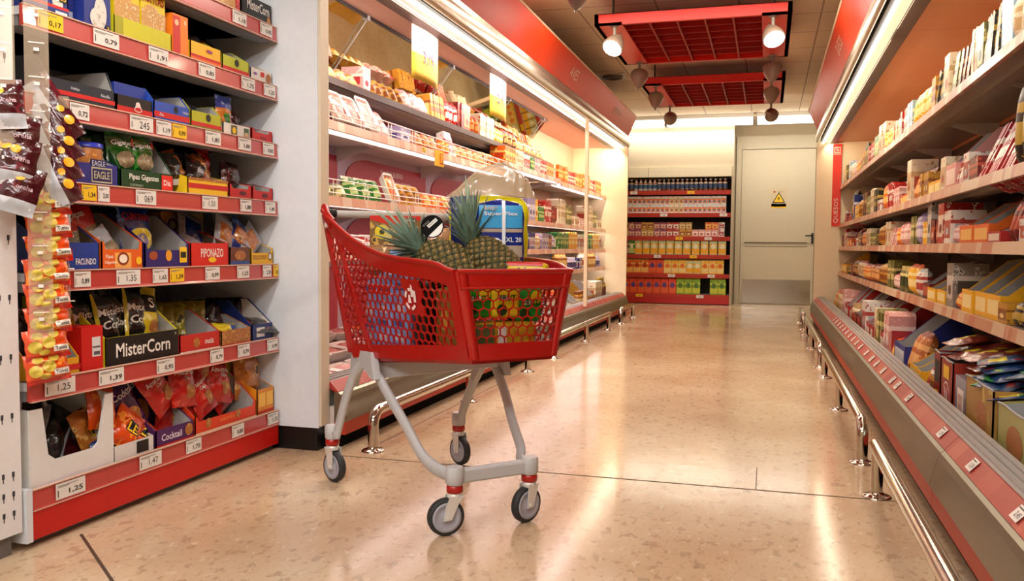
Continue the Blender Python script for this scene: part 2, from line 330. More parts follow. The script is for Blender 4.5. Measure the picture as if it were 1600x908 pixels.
def red_frame(y, label, lits, where):
    x0, x1, L, z = -1.24, .125, 1.40, 2.40
    e = empty('ceiling_light_frame', ((x0 + x1) / 2, y + L / 2, ZC), 0, label, 'light fitting', 'red louvred frames under the ceiling')
    hx = (x1 - x0) / 2; hy = L / 2; zb = z - ZC
    f = MB()
    for a, b, c, d in ((-hx, hx, -hy, -hy + .03), (-hx, hx, hy - .03, hy), (-hx, -hx + .03, -hy, hy), (hx - .03, hx, -hy, hy)): f.box(a, b, c, d, zb, zb + .08)
    f.box(-hx, -hx + .20, -hy, hy, zb, zb + .015); f.box(hx - .20, hx, -hy, hy, zb, zb + .015)
    f.box(-hx, hx, -hy, hy, zb + .075, zb + .08); f.build('frame_body', FR_RED, e)
    g = MB(); wx = hx - .20
    for k in range(1, 5): g.box(-wx + 2 * wx * k / 5 - .006, -wx + 2 * wx * k / 5 + .006, -hy + .03, hy - .03, zb + .002, zb + .06)
    for k in range(1, 7): g.box(-wx, wx, -hy + .03 + (L - .06) * k / 7 - .005, -hy + .03 + (L - .06) * k / 7 + .005, zb + .006, zb + .058)
    g.build('louvre', LOUV, e)
    for sx in (-1, 1):
        for sy in (-1, 1): MB().tube([(sx * (hx - .12), sy * (hy - .1), zb + .08), (sx * (hx - .12), sy * (hy - .1), 0)], .008, 6).build('hanger', BLACK, e)
    k = 0
    for py in (y + .05, y + L - .08):
        for px, side in ((-1.10, 'left'), (.0, 'right')):
            lit = lits[k]; away = k > 1 and lits[0] == 0; aim = {0: (-.35, -.8, -1), 1: (.3, -.75, -1), 2: (0, 0, -1), 3: (.12, 0, -1)}[k] if lit else (.0, .42, 1)
            spot_lamp((px, py, z - .13), lit, (.15, .9, -.1) if away else aim, '%s reflector lamp at the %s %s corner of the %s' % ('lit' if lit else 'grey turned-away', 'near' if k < 2 else 'far', side, where)); k += 1
red_frame(6.25, 'red louvred ceiling frame with two bright lamps on its near corners', (1, 1, 0, 0), 'nearer red frame in view')
red_frame(8.66, 'smaller-looking red louvred ceiling frame with its lamps turned away, nearest the door', (0, 0, 0, 0), 'farther red frame')
red_frame(3.70, 'red louvred ceiling frame overhead, above the top of the picture', (1, 1, 0, 0), 'overhead red frame')
red_frame(1.30, 'red louvred ceiling frame close behind the photographer on the ceiling', (1, 1, 0, 0), 'red frame nearest the entrance')
dv = empty('ceiling_vent', (-1.62, 9.2, ZC), 0, 'small round ceiling vent above the left chiller near the red frames', 'vent')
MB().box(-.15, .15, -.15, .15, -.012, 0).build('vent_plate', mat('vent_white', '#c9bda6', .5), dv)
for r in (.11, .075, .04): MB().lathe([(r, -.012), (r, -.03), (r - .02, -.035), (r - .022, -.012)], 20).build('vent_ring', mat('vent_grey', '#6f6455', .5), dv)

# guard rails
def rail(x, ys, near_bent, far_bent, label):
    e = empty('guard_rail', (x, ys[0], 0), 0, label, 'guard rail', 'low steel guard rails along the chillers'); L = ys[-1] - ys[0]; r = .021; z = .155; R = .055
    pts = []
    if near_bent: pts += [(0, 0, .01)] + [(0, R - R * math.cos(a), z - R + R * math.sin(a)) for a in [PI / 2 * k / 6 for k in range(7)]]
    else: pts += [(0, -.06, z)]
    if far_bent: pts += [(0, L - R + R * math.sin(a), z - R + R * math.cos(a)) for a in [PI / 2 * k / 6 for k in range(7)]] + [(0, L, .01)]
    else: pts += [(0, L + .06, z)]
    MB().tube(pts, r, 16).build('rail_tube', CHROME, e)
    for i, y in enumerate(ys):
        bent = (i == 0 and near_bent) or (i == len(ys) - 1 and far_bent)
        if not bent: MB().tube([(0, y - ys[0], .004), (0, y - ys[0], z - .01)], .019, 14).build('post', CHROME, e)
        MB().lathe([(.046, 0), (.046, .003), (.04, .007), (.024, .009), (.022, .018)], 24, 0, Matrix.Translation((0, y - ys[0], 0))).build('floor_flange', CHROME, e)
rail(-1.455, [3.04, 4.17, 5.30], True, False, 'steel guard rail by left chiller, the nearest one, behind the cart')
rail(-1.455, [6.01, 7.16, 8.235], True, False, 'steel guard rail by left chiller, middle one of three')
rail(-1.455, [8.95, 9.80], True, True, 'short steel guard rail at the far end of the left chiller')
rail(.355, [.75, 1.87, 2.98], True, False, 'steel guard rail by right chiller, running out at bottom right')
rail(.355, [3.44, 4.55, 5.67], True, False, 'steel guard rail by right chiller with bent end beside floor joint')
rail(.355, [6.15, 7.28, 8.37], True, False, 'steel guard rail by right chiller, third from the camera')
rail(.355, [8.95, 9.80], True, True, 'short steel guard rail at the far end of the right chiller')
# ------------------------------------------------------------ chillers on both sides
AX = -.55
def P2(sg, pts): return [(AX + sg * d, z) for d, z in pts]
def dbox(mb, sg, d0, d1, y0, y1, z0, z1, m=0):
    a, b = sorted((AX + sg * d0, AX + sg * d1)); return mb.box(a, b, y0, y1, z0, z1, m)
def rail_mat(name, a, b, c):
    """shelf-edge price strip: paper labels of changing tint along the shelf"""
    m = bpy.data.materials.new(name); m.use_nodes = True; nt = m.node_tree; bs = nt.nodes['Principled BSDF']; L = nt.links.new; N = nt.nodes.new
    tc = N('ShaderNodeTexCoord'); oi = N('ShaderNodeObjectInfo'); mp = N('ShaderNodeMapping'); mp.inputs['Scale'].default_value = (0, 1, 0); L(tc.outputs['Object'], mp.inputs[0])
    sc = N('ShaderNodeMath'); sc.operation = 'MULTIPLY'; sc.inputs[1].default_value = 30; L(oi.outputs['Random'], sc.inputs[0])
    ad = N('ShaderNodeVectorMath'); L(mp.outputs[0], ad.inputs[0]); L(sc.outputs[0], ad.inputs[1])
    vo = N('ShaderNodeTexVoronoi'); vo.inputs['Scale'].default_value = 11; L(ad.outputs[0], vo.inputs['Vector'])
    sp = N('ShaderNodeSeparateColor'); L(vo.outputs['Color'], sp.inputs[0])
    rp = N('ShaderNodeValToRGB'); rp.color_ramp.interpolation = 'CONSTANT'; e = rp.color_ramp.elements
    e[0].position = 0; e[0].color = (*hexc(a), 1); e[1].position = .40; e[1].color = (*hexc(b), 1); x = e.new(.72); x.color = (*hexc(c), 1)
    L(sp.outputs[0], rp.inputs[0]); L(rp.outputs[0], bs.inputs['Base Color']); bs.inputs['Roughness'].default_value = .35
    return m
RAIL_L = rail_mat('price_strip_left', '#cf9a80', '#dcc0a8', '#d8a88e'); RAIL_R = rail_mat('price_strip_right', '#c08a6c', '#cdb094', '#b8755c'); RAIL_D = rail_mat('price_strip_deck', '#a02a22', '#a8362c', '#b04a3a')
BACK_L = mat('back_lilac', '#b9a2b0', .6); BACKRED = mat('back_panel_red', '#a8283a', .5); BACKSHADE = mat('back_brown_shaded', '#4c3020', .6); BACK_R = mat('back_panel_tan', '#c47c4c', .6); SHELFW = mat('shelf_white', '#c8c0ba', .4)
SHELFG = mat('shelf_underside_grey', '#9a8f86', .35, .3); RIM = mat('rim_grey', '#a39f9d', .35); ENDP = mat('end_panel_cream', '#efe0bc', .5); TUBEM = mat('canopy_tube_steel', '#d6cdbd', .34, .8)
MIRR = mat('mirror', '#e2dcc4', .03, 1.)
def chiller(sg, y0, y1, label, shelves, back, word=None, word_y=None, mirror=False, tags=(), endp=None, split=None, pole=False):
    e = empty('wall_chiller', (AX + sg * 1.05, y0, 0), 0, label, 'chiller', 'open wall chillers along the aisle'); inv = Matrix.Translation((-(AX + sg * 1.05), -y0, 0))
    def B(mb, name, m, parent=e, bevel=0., solid=0.):
        mb.v = [tuple(Vector(v) - Vector((AX + sg * 1.05, y0, 0))) for v in mb.v]; return mb.build(name, m, parent, bevel=bevel, solid=solid)
    a, b = y0 + .002, y1 - .002
    B(dbox(MB(), sg, 1.055, 1.72, a, b, 0, .056), 'plinth', mat('plinth_black', '#050505', .8, spec=.1))
    B(dbox(MB(), sg, 1.022, 1.07, a, b, .056, .106), 'red_band', mat('band_red', '#b0331c', .45))
    B(MB().prism(P2(sg, [(1.022, .106), (1.014, .118), (1.034, .196), (1.042, .214), (1.052, .222), (1.07, .222), (1.07, .106)]), a, b), 'bumper', STEEL)
    rl = B(MB().prism(P2(sg, [(1.052, .224), (1.088, .264), (1.094, .262), (1.094, .236), (1.062, .222)]), a, b), 'price_rail', RAIL_D)
    rm = MB().prism(P2(sg, [(1.094, .262), (1.172, .268), (1.178, .26), (1.178, .17), (1.094, .17)]), a, b)
    for k in range(3): dbox(rm, sg, 1.104 + k * .022, 1.116 + k * .022, a, b, .262, .270 + k * .001)
    B(rm, 'ribbed_rim', RIM)
    B(dbox(dbox(MB(), sg, 1.07, 1.72, a, b, .056, .165), sg, 1.18, 1.70, a, b, .165, .18), 'deck', mat('deck_red', '#a02018', .5) if sg > 0 else SHELFW)
    bp = B(dbox(dbox(MB(), sg, 1.70, 1.74, a, b, .165, 1.45), sg, 1.70, 1.74, a, b, 1.45, 1.98, 1), 'back_panel', [BACKSHADE if sg > 0 else back, back])  # right side: deep shade between the shelves is put into the lower panel's colour
    # canopy
    B(dbox(MB(), sg, 1.085, 1.74, a, b, 1.985, 2.10), 'canopy_top', BROWN)
    B(dbox(MB(), sg, 1.25, 1.70, a, b, 1.972, 1.984), 'canopy_underside', TANC if sg > 0 else mat('canopy_pinkish', '#bc988a', .5))
    B(dbox(MB(), sg, 1.178, 1.25, a, b, 1.955, 1.984), 'canopy_lip', BROWN)
    B(dbox(MB(), sg, 1.118, 1.175, a + .01, b - .01, 1.966, 1.98), 'tube_cover', GLOWG if sg < 0 else GLOWD); B(dbox(MB(), sg, 1.104, 1.117, a + .01, b - .01, 1.962, 1.98), 'light_tube', GLOW)
    B(MB().prism(P2(sg, [(1.05 + .022 * math.cos(t), 2.02 + .05 * math.sin(t)) for t in [2 * PI * k / 16 for k in range(16)]] ), a, b, 0, 'y', True), 'canopy_rail', TUBEM)
    B(dbox(MB(), sg, 1.045, 1.085, a, b, 2.06, 2.10), 'fascia_mount', TUBEM)
    fz = [(.95, 2.325), (1.05, 2.105), (1.062, 2.11), (.962, 2.33)]
    fa = B(MB().prism(P2(sg, fz), a, b), 'fascia', REDF)
    B(MB().prism(P2(sg, [(.944, 2.322), (.962, 2.336), (.970, 2.326), (.952, 2.314)]), a, b), 'fascia_edge', CREAM)
    if word:
        n = Vector((-sg * .22, 0, -.10)).normalized(); up = Vector((-sg * .10, 0, .22)).normalized(); rt = up.cross(n)
        M = Matrix((( rt.x, up.x, n.x, AX + sg * 1.0 + n.x * .004), (rt.y, up.y, n.y, word_y), (rt.z, up.z, n.z, 2.215 + n.z * .004), (0, 0, 0, 1)))
        tm = MB().text(word, M, .085, 0); B(tm, 'fascia_lettering', mat('fascia_letter', '#f4dcc8', .5), None).parent = fa
    for (z, df, ya, yb, wire, lit) in shelves:
        ya = max(ya, a); yb = min(yb, b)
        s = B(dbox(dbox(MB(), sg, df + .012, 1.70, ya, yb, z - .016, z), sg, df + .10, df + .16, ya, yb, z - .034, z - .016), 'shelf', SHELFW if sg < 0 else SHELFG)
        if df > 1.36: r = B(dbox(MB(), sg, df, df + .014, ya, yb, z - .03, z + .004), 'shelf_edge', mat('dark_edge', '#4a3834', .4, .3)); r.parent = s; continue
        r = B(MB().prism(P2(sg, [(df - .006, z - .038), (df, z + .004), (df + .012, z + .004), (df + .012, z - .038)]), ya, yb), 'price_rail', RAIL_L if sg < 0 else RAIL_R); r.parent = s
        yy = ya + .02
        while yy < yb:
            br = MB().prism(P2(sg, [(1.70, z - .016), (df + .16, z - .016), (df + .17, z - .024), (1.70, z - .10)]), yy, yy + .004); yy += 1.18
            br = B(br, 'shelf_bracket', SHELFW); br.parent = s
        if lit: lt = B(dbox(MB(), sg, df + .03, df + .055, ya + .05, yb - .05, z - .034, z - .017), 'shelf_tube', GLOWP); lt.parent = s
        if wire:
            w = MB(); x = AX + sg * (df + .01)
            for k in (.02, .045, .078): w.tube([(x, ya, z + k), (x, yb, z + k)], .0028, 5)
            yy = ya + .1
            while yy < yb:
                for q in (0, .035): w.tube([(x, yy + q, z), (x, yy + q, z + .078)], .0024, 5)
                yy += .31
            w = B(w, 'wire_fence', WIRE); w.parent = s
    if mirror:
        m = MB(); x0, x1 = AX + sg * 1.44, AX + sg * 1.685
        m.prism([(x0, 1.968), (x1, 1.64), (x1 + sg * .01, 1.65), (x0 + sg * .01, 1.972)], a + .03, b - .03); B(m, 'slanted_mirror', MIRR)
        m = MB(); m.box(min(x0, x0 - sg * .01), max(x0, x0 - sg * .01), a + .03, b - .03, 1.955, 1.97); B(m, 'mirror_trim', BLACK)
        for yy in mirror:
            t = MB(); t.tube([(x0 - sg * .006, yy, 1.955), (x1 - sg * .02, yy, 1.655)], .004, 6); t.box(x0 - .014, x0 + .014, yy - .014, yy + .014, 1.945, 1.97); B(t, 'stay_rod', GREYP)
    for y, sx in (endp or []):
        pn = MB().prism(P2(sg, [(1.05, .10), (1.045, 1.98), (1.74, 1.98), (1.74, .06), (1.07, .06)]), y, y + .035); B(pn, 'end_panel', ENDP)
    if pole: B(dbox(MB(), sg, 1.045, 1.075, y1 - .017, y1 + .017, .25, 1.985), 'corner_post', mat('post_cream', '#ead8b4', .35))
    for y, z, txt, c in tags:
        fm = faceR if sg > 0 else faceL
        if z < .3:
            n = Vector((-sg * .72, 0, .69)).normalized(); up = Vector((sg * .69, 0, .72)).normalized(); rt = up.cross(n)
            M = Matrix(((rt.x, up.x, n.x, AX + sg * 1.071), (0, 0, 0, y), (rt.z, up.z, n.z, .2455), (0, 0, 0, 1))); M[1][0] = rt.y; M = Matrix.Translation(n * .0035) @ M
        else: M = fm(y, z, AX + sg * (1.296))
        t = MB(); t.add([M @ Vector(p) for p in ((-.028, -.018, 0), (.028, -.018, 0), (.028, .018, 0), (-.028, .018, 0))], [(0, 1, 2, 3)], 0)
        t.text(txt, M @ Matrix.Translation((.004, -.004, .0008)), .016, 1); t.add([M @ Vector(p) for p in ((-.024, .010, .0008), (.012, .010, .0008), (.012, .013, .0008), (-.024, .013, .0008))], [(0, 1, 2, 3)], 1)
        B(t, 'price_tag', [c, INK])
    return e
RS = lambda ya, yb: [(.55, 1.30, ya, yb, 0, 0), (.825, 1.30, ya, yb, 0, 0), (1.07, 1.30, ya, yb, 0, 0), (1.485, 1.30, ya, yb, 0, 0)]
Rt = lambda ys: [(y, .245, t, TAGW) for y, t in ys]
chiller(1, -.9, 2.72, 'right-hand chiller unit nearest the camera, its deck running out of the frame', RS(-.9, 2.72), BACK_R, tags=Rt([(2.02, '2,45'), (1.62, '1,95'), (2.45, '1,59')]))
chiller(1, 2.72, 5.12, 'right-hand chiller unit beside the guard rail with bent end', RS(2.72, 5.12), BACK_R, tags=Rt([(2.86, '1,29'), (3.5, '0,99'), (3.8, '1,49'), (3.95, '2,10'), (4.25, '1,75'), (4.5, '2,25'), (4.7, '1,15'), (4.95, '1,65')]))
chiller(1, 5.12, 7.52, 'third right-hand chiller unit, under the white fascia lettering', RS(5.12, 7.52), BACK_R, 'QUESOS', 6.5, tags=Rt([(5.25 + .22 * k, ['1,29', '0,95', '2,15', '1,89'][k % 4]) for k in range(10)]))
chiller(1, 7.52, 10.2, 'farthest right-hand chiller unit, next to the grey door', RS(7.52, 10.2), BACK_R, endp=[(10.165, 0)])
LA = [(1.575, 1.40, 3.03, 7.83, 0, 0), (1.345, 1.30, 3.03, 6.15, 1, 1), (1.01, 1.28, 3.03, 6.15, 1, 1), (.765, 1.28, 3.03, 6.15, 1, 1),
      (1.42, 1.30, 6.16, 7.85, 0, 1), (1.01, 1.30, 6.16, 7.85, 0, 1), (.775, 1.30, 6.16, 7.85, 0, 1), (.57, 1.30, 6.16, 7.85, 0, 0)]
la = chiller(-1, 3.03, 7.85, 'left-hand meat chiller with pink-red back panels and slanted mirror', LA, BACK_L, 'AVES', 7.0, mirror=(4.08, 5.33, 6.62, 7.7), pole=True,
        tags=[(6.5, 1.402, '3,25', TAGW), (7.3, 1.402, '2,99', TAGW), (6.9, .99, '1,85', TAGW), (4.5, 1.325, '5,95', TAGY)])
LB = [(z, 1.30, 7.86, 10.17, 0, 1) for z in (1.40, 1.01, .775, .57)]
chiller(-1, 7.85, 10.2, 'farthest left-hand chiller unit beyond the cream post', LB, mat('back_cream', '#c9a184', .6), 'QUESOS', 9.1, endp=[(10.165, 0)])
# red printed back panels with arched tops inside the meat chiller
rp = MB()
for zb, zt in ((.20, .70), (.79, .97), (1.03, 1.30)):
    y = 3.06
    while y < 6.1:
        L_ = 1.18; pts = [(y + .02, zb), (y + L_, zb), (y + L_, zt - .02)] + [(y + .02 + .28 * (1 - math.cos(t)), zt - .13 + .12 * math.sin(t)) for t in [PI / 2 * k / 6 for k in range(6, -1, -1)]]
        rp.prism(pts, -2.249, -2.243, 0, 'x'); y += 1.26
rp.box(-2.249, -2.243, 3.06, 6.15, 1.36, 1.56, 0)
for zz, y, t in ((1.235, 3.7, 'SALUDABLE PARA TODAS LAS EDADES'), (1.235, 4.95, 'SANO Y BUENO'), (1.18, 5.1, 'PARA TODOS'), (.93, 3.65, 'SALUDABLE PARA'), (.62, 3.66, 'LA BUENA')):
    rp.text(t, faceL(y, zz, -2.2415), .032 if zz != .62 else .05, 1, .8 if len(t) > 20 else None)
rp.disc(faceL(3.28, 1.17, -2.2412), .055, .055, 18, 1); rp.disc(faceL(3.28, 1.17, -2.2408), .035, .035, 18, 0)
rp.v = [tuple(Vector(v) - Vector(la.location)) for v in rp.v]
rp.build('printed_panel', [BACKRED, mat('panel_white', '#e8d4d6', .5)], la)
# tall white end panel between the snack shelves and the meat chiller
ep = empty('end_panel', (-1.99, 3.0, 0), 0, 'tall white panel standing between the snack shelves and the meat chiller', 'panel')
MB().box(-.36, .34, -.035, .028, .09, 2.2).build('panel_sheet', mat('panel_blueish_white', '#dce4ee', .35), ep, bevel=.004)
MB().box(.341, .352, -.035, .028, .10, 2.2).build('edge_strip', mat('edge_cream', '#d9cfbb', .4), ep)
pk = MB().box(-.36, .33, -.030, .025, 0, .089); pk.build('black_plinth', BLACK, ep)
# price posters hanging from the meat chiller canopy
for y, t, l in ((4.40, '3,19', 'yellow and white price poster hanging from left chiller canopy, nearer one'), (5.72, '2,19', 'yellow and white price poster hanging from left chiller canopy, farther one')):
    p = MB(); M = faceL(y, 1.815, -1.80); 
    def fnp(u, v, M=M): return M @ Vector(((u - .5) * .37, (v - .5) * .28, .012 * math.sin(u * 3)))
    p.grid(fnp, 6, 6, 0, True, lambda u, v: 0 if v < .45 else 1); W_ = lambda q, M=M: q
    p.text(t, M @ Matrix.Translation((.02, -.01, .015)), .075, 2); p.text('OFERTA', M @ Matrix.Translation((.0, .09, .013)), .03, 2)
    p.tube([M @ Vector((-.12, .14, .01)), M @ Vector((-.12, .155, .01))], .002, 5, 2); p.tube([M @ Vector((.12, .14, .01)), M @ Vector((.12, .155, .01))], .002, 5, 2)
    p.v = [tuple(Vector(v) - Vector((-1.80, y, 1.675))) for v in p.v]
    o = p.build('price_poster', [mat('poster_yellow', '#cba83c', .6, spec=.2), mat('poster_pink', '#a98f86', .6, spec=.2), mat('poster_ink', '#4c2460', .6)], None, (-1.80, y, 1.675), solid=.001)
    tag(o, l, 'poster', 'price posters under the chiller canopy')
fl = MB().box(0, .004, -.07, .07, -.045, .045, 0); fl.box(.004, .006, .005, .06, -.03, .03, 1); fl.box(.006, .008, .012, .052, -.023, .023, 0); fl.text('%', faceL(.032, 0, .0085), .034, 1)
tag(fl.build('shelf_flag', [mat('flag_yellow', '#f2b41c', .5), mat('flag_orange', '#c65a12', .5)], None, (-1.842, 4.72, 1.305)), 'yellow offer flag with percent sign clipped to meat chiller shelf', 'sign')
# red QUESOS sign on the far end of the right chiller
qs = MB().box(-.045, .045, -.008, 0, 0, .90, 0); qs.box(-.032, .032, -.0095, -.008, .80, .865, 1); qs.box(-.026, .026, -.0105, -.009, .806, .859, 0); qs.text('%', front(0, .833, -.011), .034, 1)
qs.box(-.045, .045, -.0095, -.008, .785, .789, 1); qs.text('QUESOS', Matrix.Translation((0, -.0095, .17)) @ Matrix.Rotation(-PI / 2, 4, 'Y') @ Matrix.Rotation(PI / 2, 4, 'X'), .052, 1, .27)
tag(qs.build('aisle_sign', [mat('sign_red', '#e0301a', .4), mat('sign_white', '#f2e2d2', .4)], None, (.71, 10.155, 1.05)), 'tall red sign with white sideways lettering at far end of right chiller', 'sign')

# ------------------------------------------------------------ small packs for the chillers and the far bay
def rrect(w, d, r, n=4):
    pts = []
    for cx, cy, a0 in ((w / 2 - r, d / 2 - r, 0), (-w / 2 + r, d / 2 - r, 1), (-w / 2 + r, -d / 2 + r, 2), (w / 2 - r, -d / 2 + r, 3)):
        for k in range(n + 1): a = PI / 2 * (a0 + k / n); pts.append((cx + r * math.cos(a), cy + r * math.sin(a)))
    return pts
_P = {}
def pack(kind, w, d, h, mats):
    """local frame: centred on x, front at y=0 facing -y, base at z=0"""
    mats = list(mats); key = (kind, round(w, 3), round(d, 3), round(h, 3), tuple(m.name for m in mats))
    if key in _P: return _P[key]
    b = MB()
    if kind == 'box':
        b.box(-w / 2, w / 2, 0, d, 0, h, 0); b.add([(-w * .4, -.0008, h * .18), (w * .4, -.0008, h * .18), (w * .4, -.0008, h * .62), (-w * .4, -.0008, h * .62)], [(0, 1, 2, 3)], 1)
        b.disc(front(0, h * .38, -.0014), w * .24, h * .12, 12, 2)
        for s in (-1, 1): b.add([(s * (w / 2 + .0008), d * .12, h * .3), (s * (w / 2 + .0008), d * .7, h * .3), (s * (w / 2 + .0008), d * .7, h * .6), (s * (w / 2 + .0008), d * .12, h * .6)], [(0, 1, 2, 3)], 2)
    elif kind == 'sachet':
        def fn(s):
            def f(u, v):
                e = max(0, 1 - abs(2 * u - 1) ** 3) * max(0, 1 - abs(2 * v - 1) ** 5); return ((u - .5) * w * (1 - .04 * math.sin(v * 9)), d / 2 + s * (d / 2 * e + .0006) + .004 * math.sin(u * 7 + v * 4) * e, v * h)
            return f
        b.grid(fn(-1), 6, 8, 0, True, lambda u, v: 1 if .30 < v < .5 and .2 < u < .8 else (2 if v > .9 else 0)); b.grid(fn(1), 6, 8, 0, True, None, True)
    elif kind == 'slim':
        b.prism([(-w / 2, 0), (w / 2, 0), (w / 2, h * .93), (w * .12, h), (-w * .12, h), (-w / 2, h * .93)], 0, d, 0)
        for s in (-1, 1): b.add([(s * (w / 2 + .0008), d * .12, h * .12), (s * (w / 2 + .0008), d * .88, h * .12), (s * (w / 2 + .0008), d * .88, h * .62), (s * (w / 2 + .0008), d * .12, h * .62)], [(0, 1, 2, 3)], 2)
        b.add([(-w / 2, -.0008, h * .3), (w / 2, -.0008, h * .3), (w / 2, -.0008, h * .5), (-w / 2, -.0008, h * .5)], [(0, 1, 2, 3)], 1)
    elif kind == 'tub':
        r = w / 2; T_ = Matrix.Translation((0, r, 0)); b.lathe([(r * .78, 0), (r * .8, .003), (r * .95, h * .86)], 14, 0, T_); b.lathe([(r, h * .86), (r, h * .97), (r * .9, h)], 14, 1, T_)
    elif kind == 'jar':
        r = w / 2; T_ = Matrix.Translation((0, r, 0)); b.lathe([(r * .9, 0), (r, .006), (r, h * .7), (r * .7, h * .82)], 14, 0, T_); b.lathe([(r * .76, h * .82), (r * .76, h)], 14, 1, T_); b.lathe([(r * 1.01, h * .2), (r * 1.01, h * .6)], 14, 2, T_, False)
    elif kind == 'meat':   # foam tray lying flat: length w, depth d, height h
        o = rrect(w, d, min(w, d) * .16); i = rrect(w * .9, d * .86, min(w, d) * .14); k = rrect(w * .8, d * .76, min(w, d) * .12)
        L3 = lambda r_, z: [(x, y + d / 2, z) for x, y in r_]
        b.ring([L3(k, 0), L3(o, h * .8), L3(i, h * .8), L3(rrect(w * .84, d * .8, min(w, d) * .13), h * .5)], 0, False)
        def mt(u, v): return ((u - .5) * w * .84, v * d * .8 + d * .1, h * (.5 + .45 * math.sin(PI * u) ** .5 * math.sin(PI * v) ** .5 + .08 * math.sin(u * 17) * math.sin(v * 8)))
        b.grid(mt, 8, 6, 1); b.add([(w * .12, d * .15, h * 1.02), (w * .38, d * .15, h * 1.02), (w * .38, d * .5, h * 1.02), (w * .12, d * .5, h * 1.02)], [(0, 1, 2, 3)], 2)
    elif kind == 'carton':
        b.box(-w / 2, w / 2, 0, d, 0, h * .9, 0); b.prism([(0, h * .9), (d, h * .9), (d / 2 + .002, h), (d / 2 - .002, h)], -w / 2, w / 2, 1, 'x')
        b.add([(-w * .5, -.0008, h * .08), (w * .5, -.0008, h * .08), (w * .5, -.0008, h * .42), (-w * .5, -.0008, h * .42)], [(0, 1, 2, 3)], 1); b.disc(front(0, h * .55, -.0014), w * .3, h * .17, 12, 2)
    elif kind == 'bottle':
        r = w / 2; T_ = Matrix.Translation((0, r, 0)); b.lathe([(r * .92, 0), (r, .008), (r, h * .62), (r * .9, h * .7), (r * .42, h * .84), (r * .38, h * .92)], 14, 0, T_); b.lathe([(r * .45, h * .91), (r * .45, h)], 12, 1, T_); b.lathe([(r * 1.01, h * .22), (r * 1.01, h * .55)], 14, 2, T_, False)
    elif kind == 'display':   # open shelf-ready tray, low front, tall back
        t = .003; hf = h * .42; sd = [(0, 0), (d, 0), (d, h), (d * .75, h * .96), (d * .12, hf), (0, hf)]
        for s in (-1, 1): b.prism(sd, min(s * w / 2, s * (w / 2 - t)), max(s * w / 2, s * (w / 2 - t)), 0, 'x')
        for s in (-1, 1): b.prism([(t, t), (d - t, t), (d - t, h - .003), (d * .75, h * .96 - .003), (d * .12 + t, hf - .003), (t, hf - .003)], s * (w / 2 - t * 1.15), s * (w / 2 - t * 1.1), 2, 'x')
        b.box(-w / 2 + t, w / 2 - t, 0, t, 0, hf, 0); b.box(-w / 2 + t, w / 2 - t, d - t, d, 0, h, 2); b.box(-w / 2 + t, w / 2 - t, t, d - t, 0, t, 2)
        b.add([(-w * .42, -.0008, hf * .2), (w * .42, -.0008, hf * .2), (w * .42, -.0008, hf * .8), (-w * .42, -.0008, hf * .8)], [(0, 1, 2, 3)], 1)
    me = b.build('pack', mats); dd = me.data; bpy.data.objects.remove(me); _P[key] = dd; return dd
def put(name, mesh, loc, rz, label=None, cat=None, group=None, lean=0., roll=0., s=1.):
    o = bpy.data.objects.new(name, mesh); COL.objects.link(o)
    o.matrix_world = Matrix.Translation(loc) @ Matrix.Rotation(rz, 4, 'Z') @ Matrix.Rotation(lean, 4, 'X') @ Matrix.Rotation(roll, 4, 'Y') @ Matrix.Scale(s, 4)
    return tag(o, label, cat, group)
# palettes: name -> (words, print colours)
PAL = {}
def pal(k, words, base, c2, c3, c4=None, scale=30, rough=.35):
    PAL[k] = (words, [printed('print_' + k, [base, c2, c3] + ([c4] if c4 else []), scale, rough), mat('ink_' + k + '_a', c2, rough), mat('ink_' + k + '_b', c3, rough)], mat('board_' + k, base, .5))
pal('red', 'red', '#b01a14', '#e8d8c8', '#7a100c'); pal('wine', 'dark red', '#6e1410', '#b84a30', '#d8c0a0'); pal('orange', 'orange', '#e2650c', '#f4c46a', '#b8380a')
pal('yellow', 'yellow', '#eeb410', '#f7e6a0', '#c8480e'); pal('gold', 'golden', '#c8922c', '#8a4c18', '#ecd28a'); pal('cream', 'cream', '#e8dcc0', '#c8a878', '#a8442c')
pal('white', 'white', '#e9e6de', '#b4443a', '#b4bcc4'); pal('pink', 'pink', '#dca09a', '#f2dcd4', '#a83038'); pal('green', 'green', '#2c7a2c', '#b8d080', '#e8e0c0')
pal('blue', 'dark blue', '#1c2a80', '#d8dce8', '#c81c1c'); pal('sky', 'light blue', '#9cc4dc', '#f0f2f0', '#3c64a8'); pal('black', 'black', '#17140f', '#b8983c', '#6c1a14')
pal('brown', 'brown', '#5c3018', '#c89a5c', '#8c1c12'); pal('olive', 'olive green', '#6c6a2c', '#d8cc84', '#2c3a14'); pal('meat', 'rosy', '#c8746a', '#e6b4a8', '#9c2c2c', '#dc968a', 45)
pal('ham', 'brownish', '#b4642c', '#e0a868', '#7c2c14', '#d8c09c', 45); pal('lilac', 'lilac', '#9c90b8', '#e0dcea', '#4c4880'); pal('grey', 'grey', '#88847c', '#d4d0c8', '#4c4a44')
pal('lime', 'lime green', '#a4b41c', '#e8e8a0', '#3c5a14')
KBOX = {'R': 'food_box', 'L': 'chilled_box', 'B': 'drink_pack'}
KN = {'box': ('box', 'carton_box'), 'sachet': ('bag', 'sachet_bag'), 'slim': ('slim packet', 'slim_packet'), 'tub': ('tub', 'plastic_tub'), 'jar': ('jar', 'glass_jar'), 'meat': ('meat tray', 'meat_tray'), 'carton': ('carton', 'drink_carton'), 'bottle': ('bottle', 'bottle'), 'display': ('display tray', 'display_tray')}
FOAM = mat('foam_tray', '#efe4dc', .5); TOPL = mat('paper_label', '#ece4dc', .5)
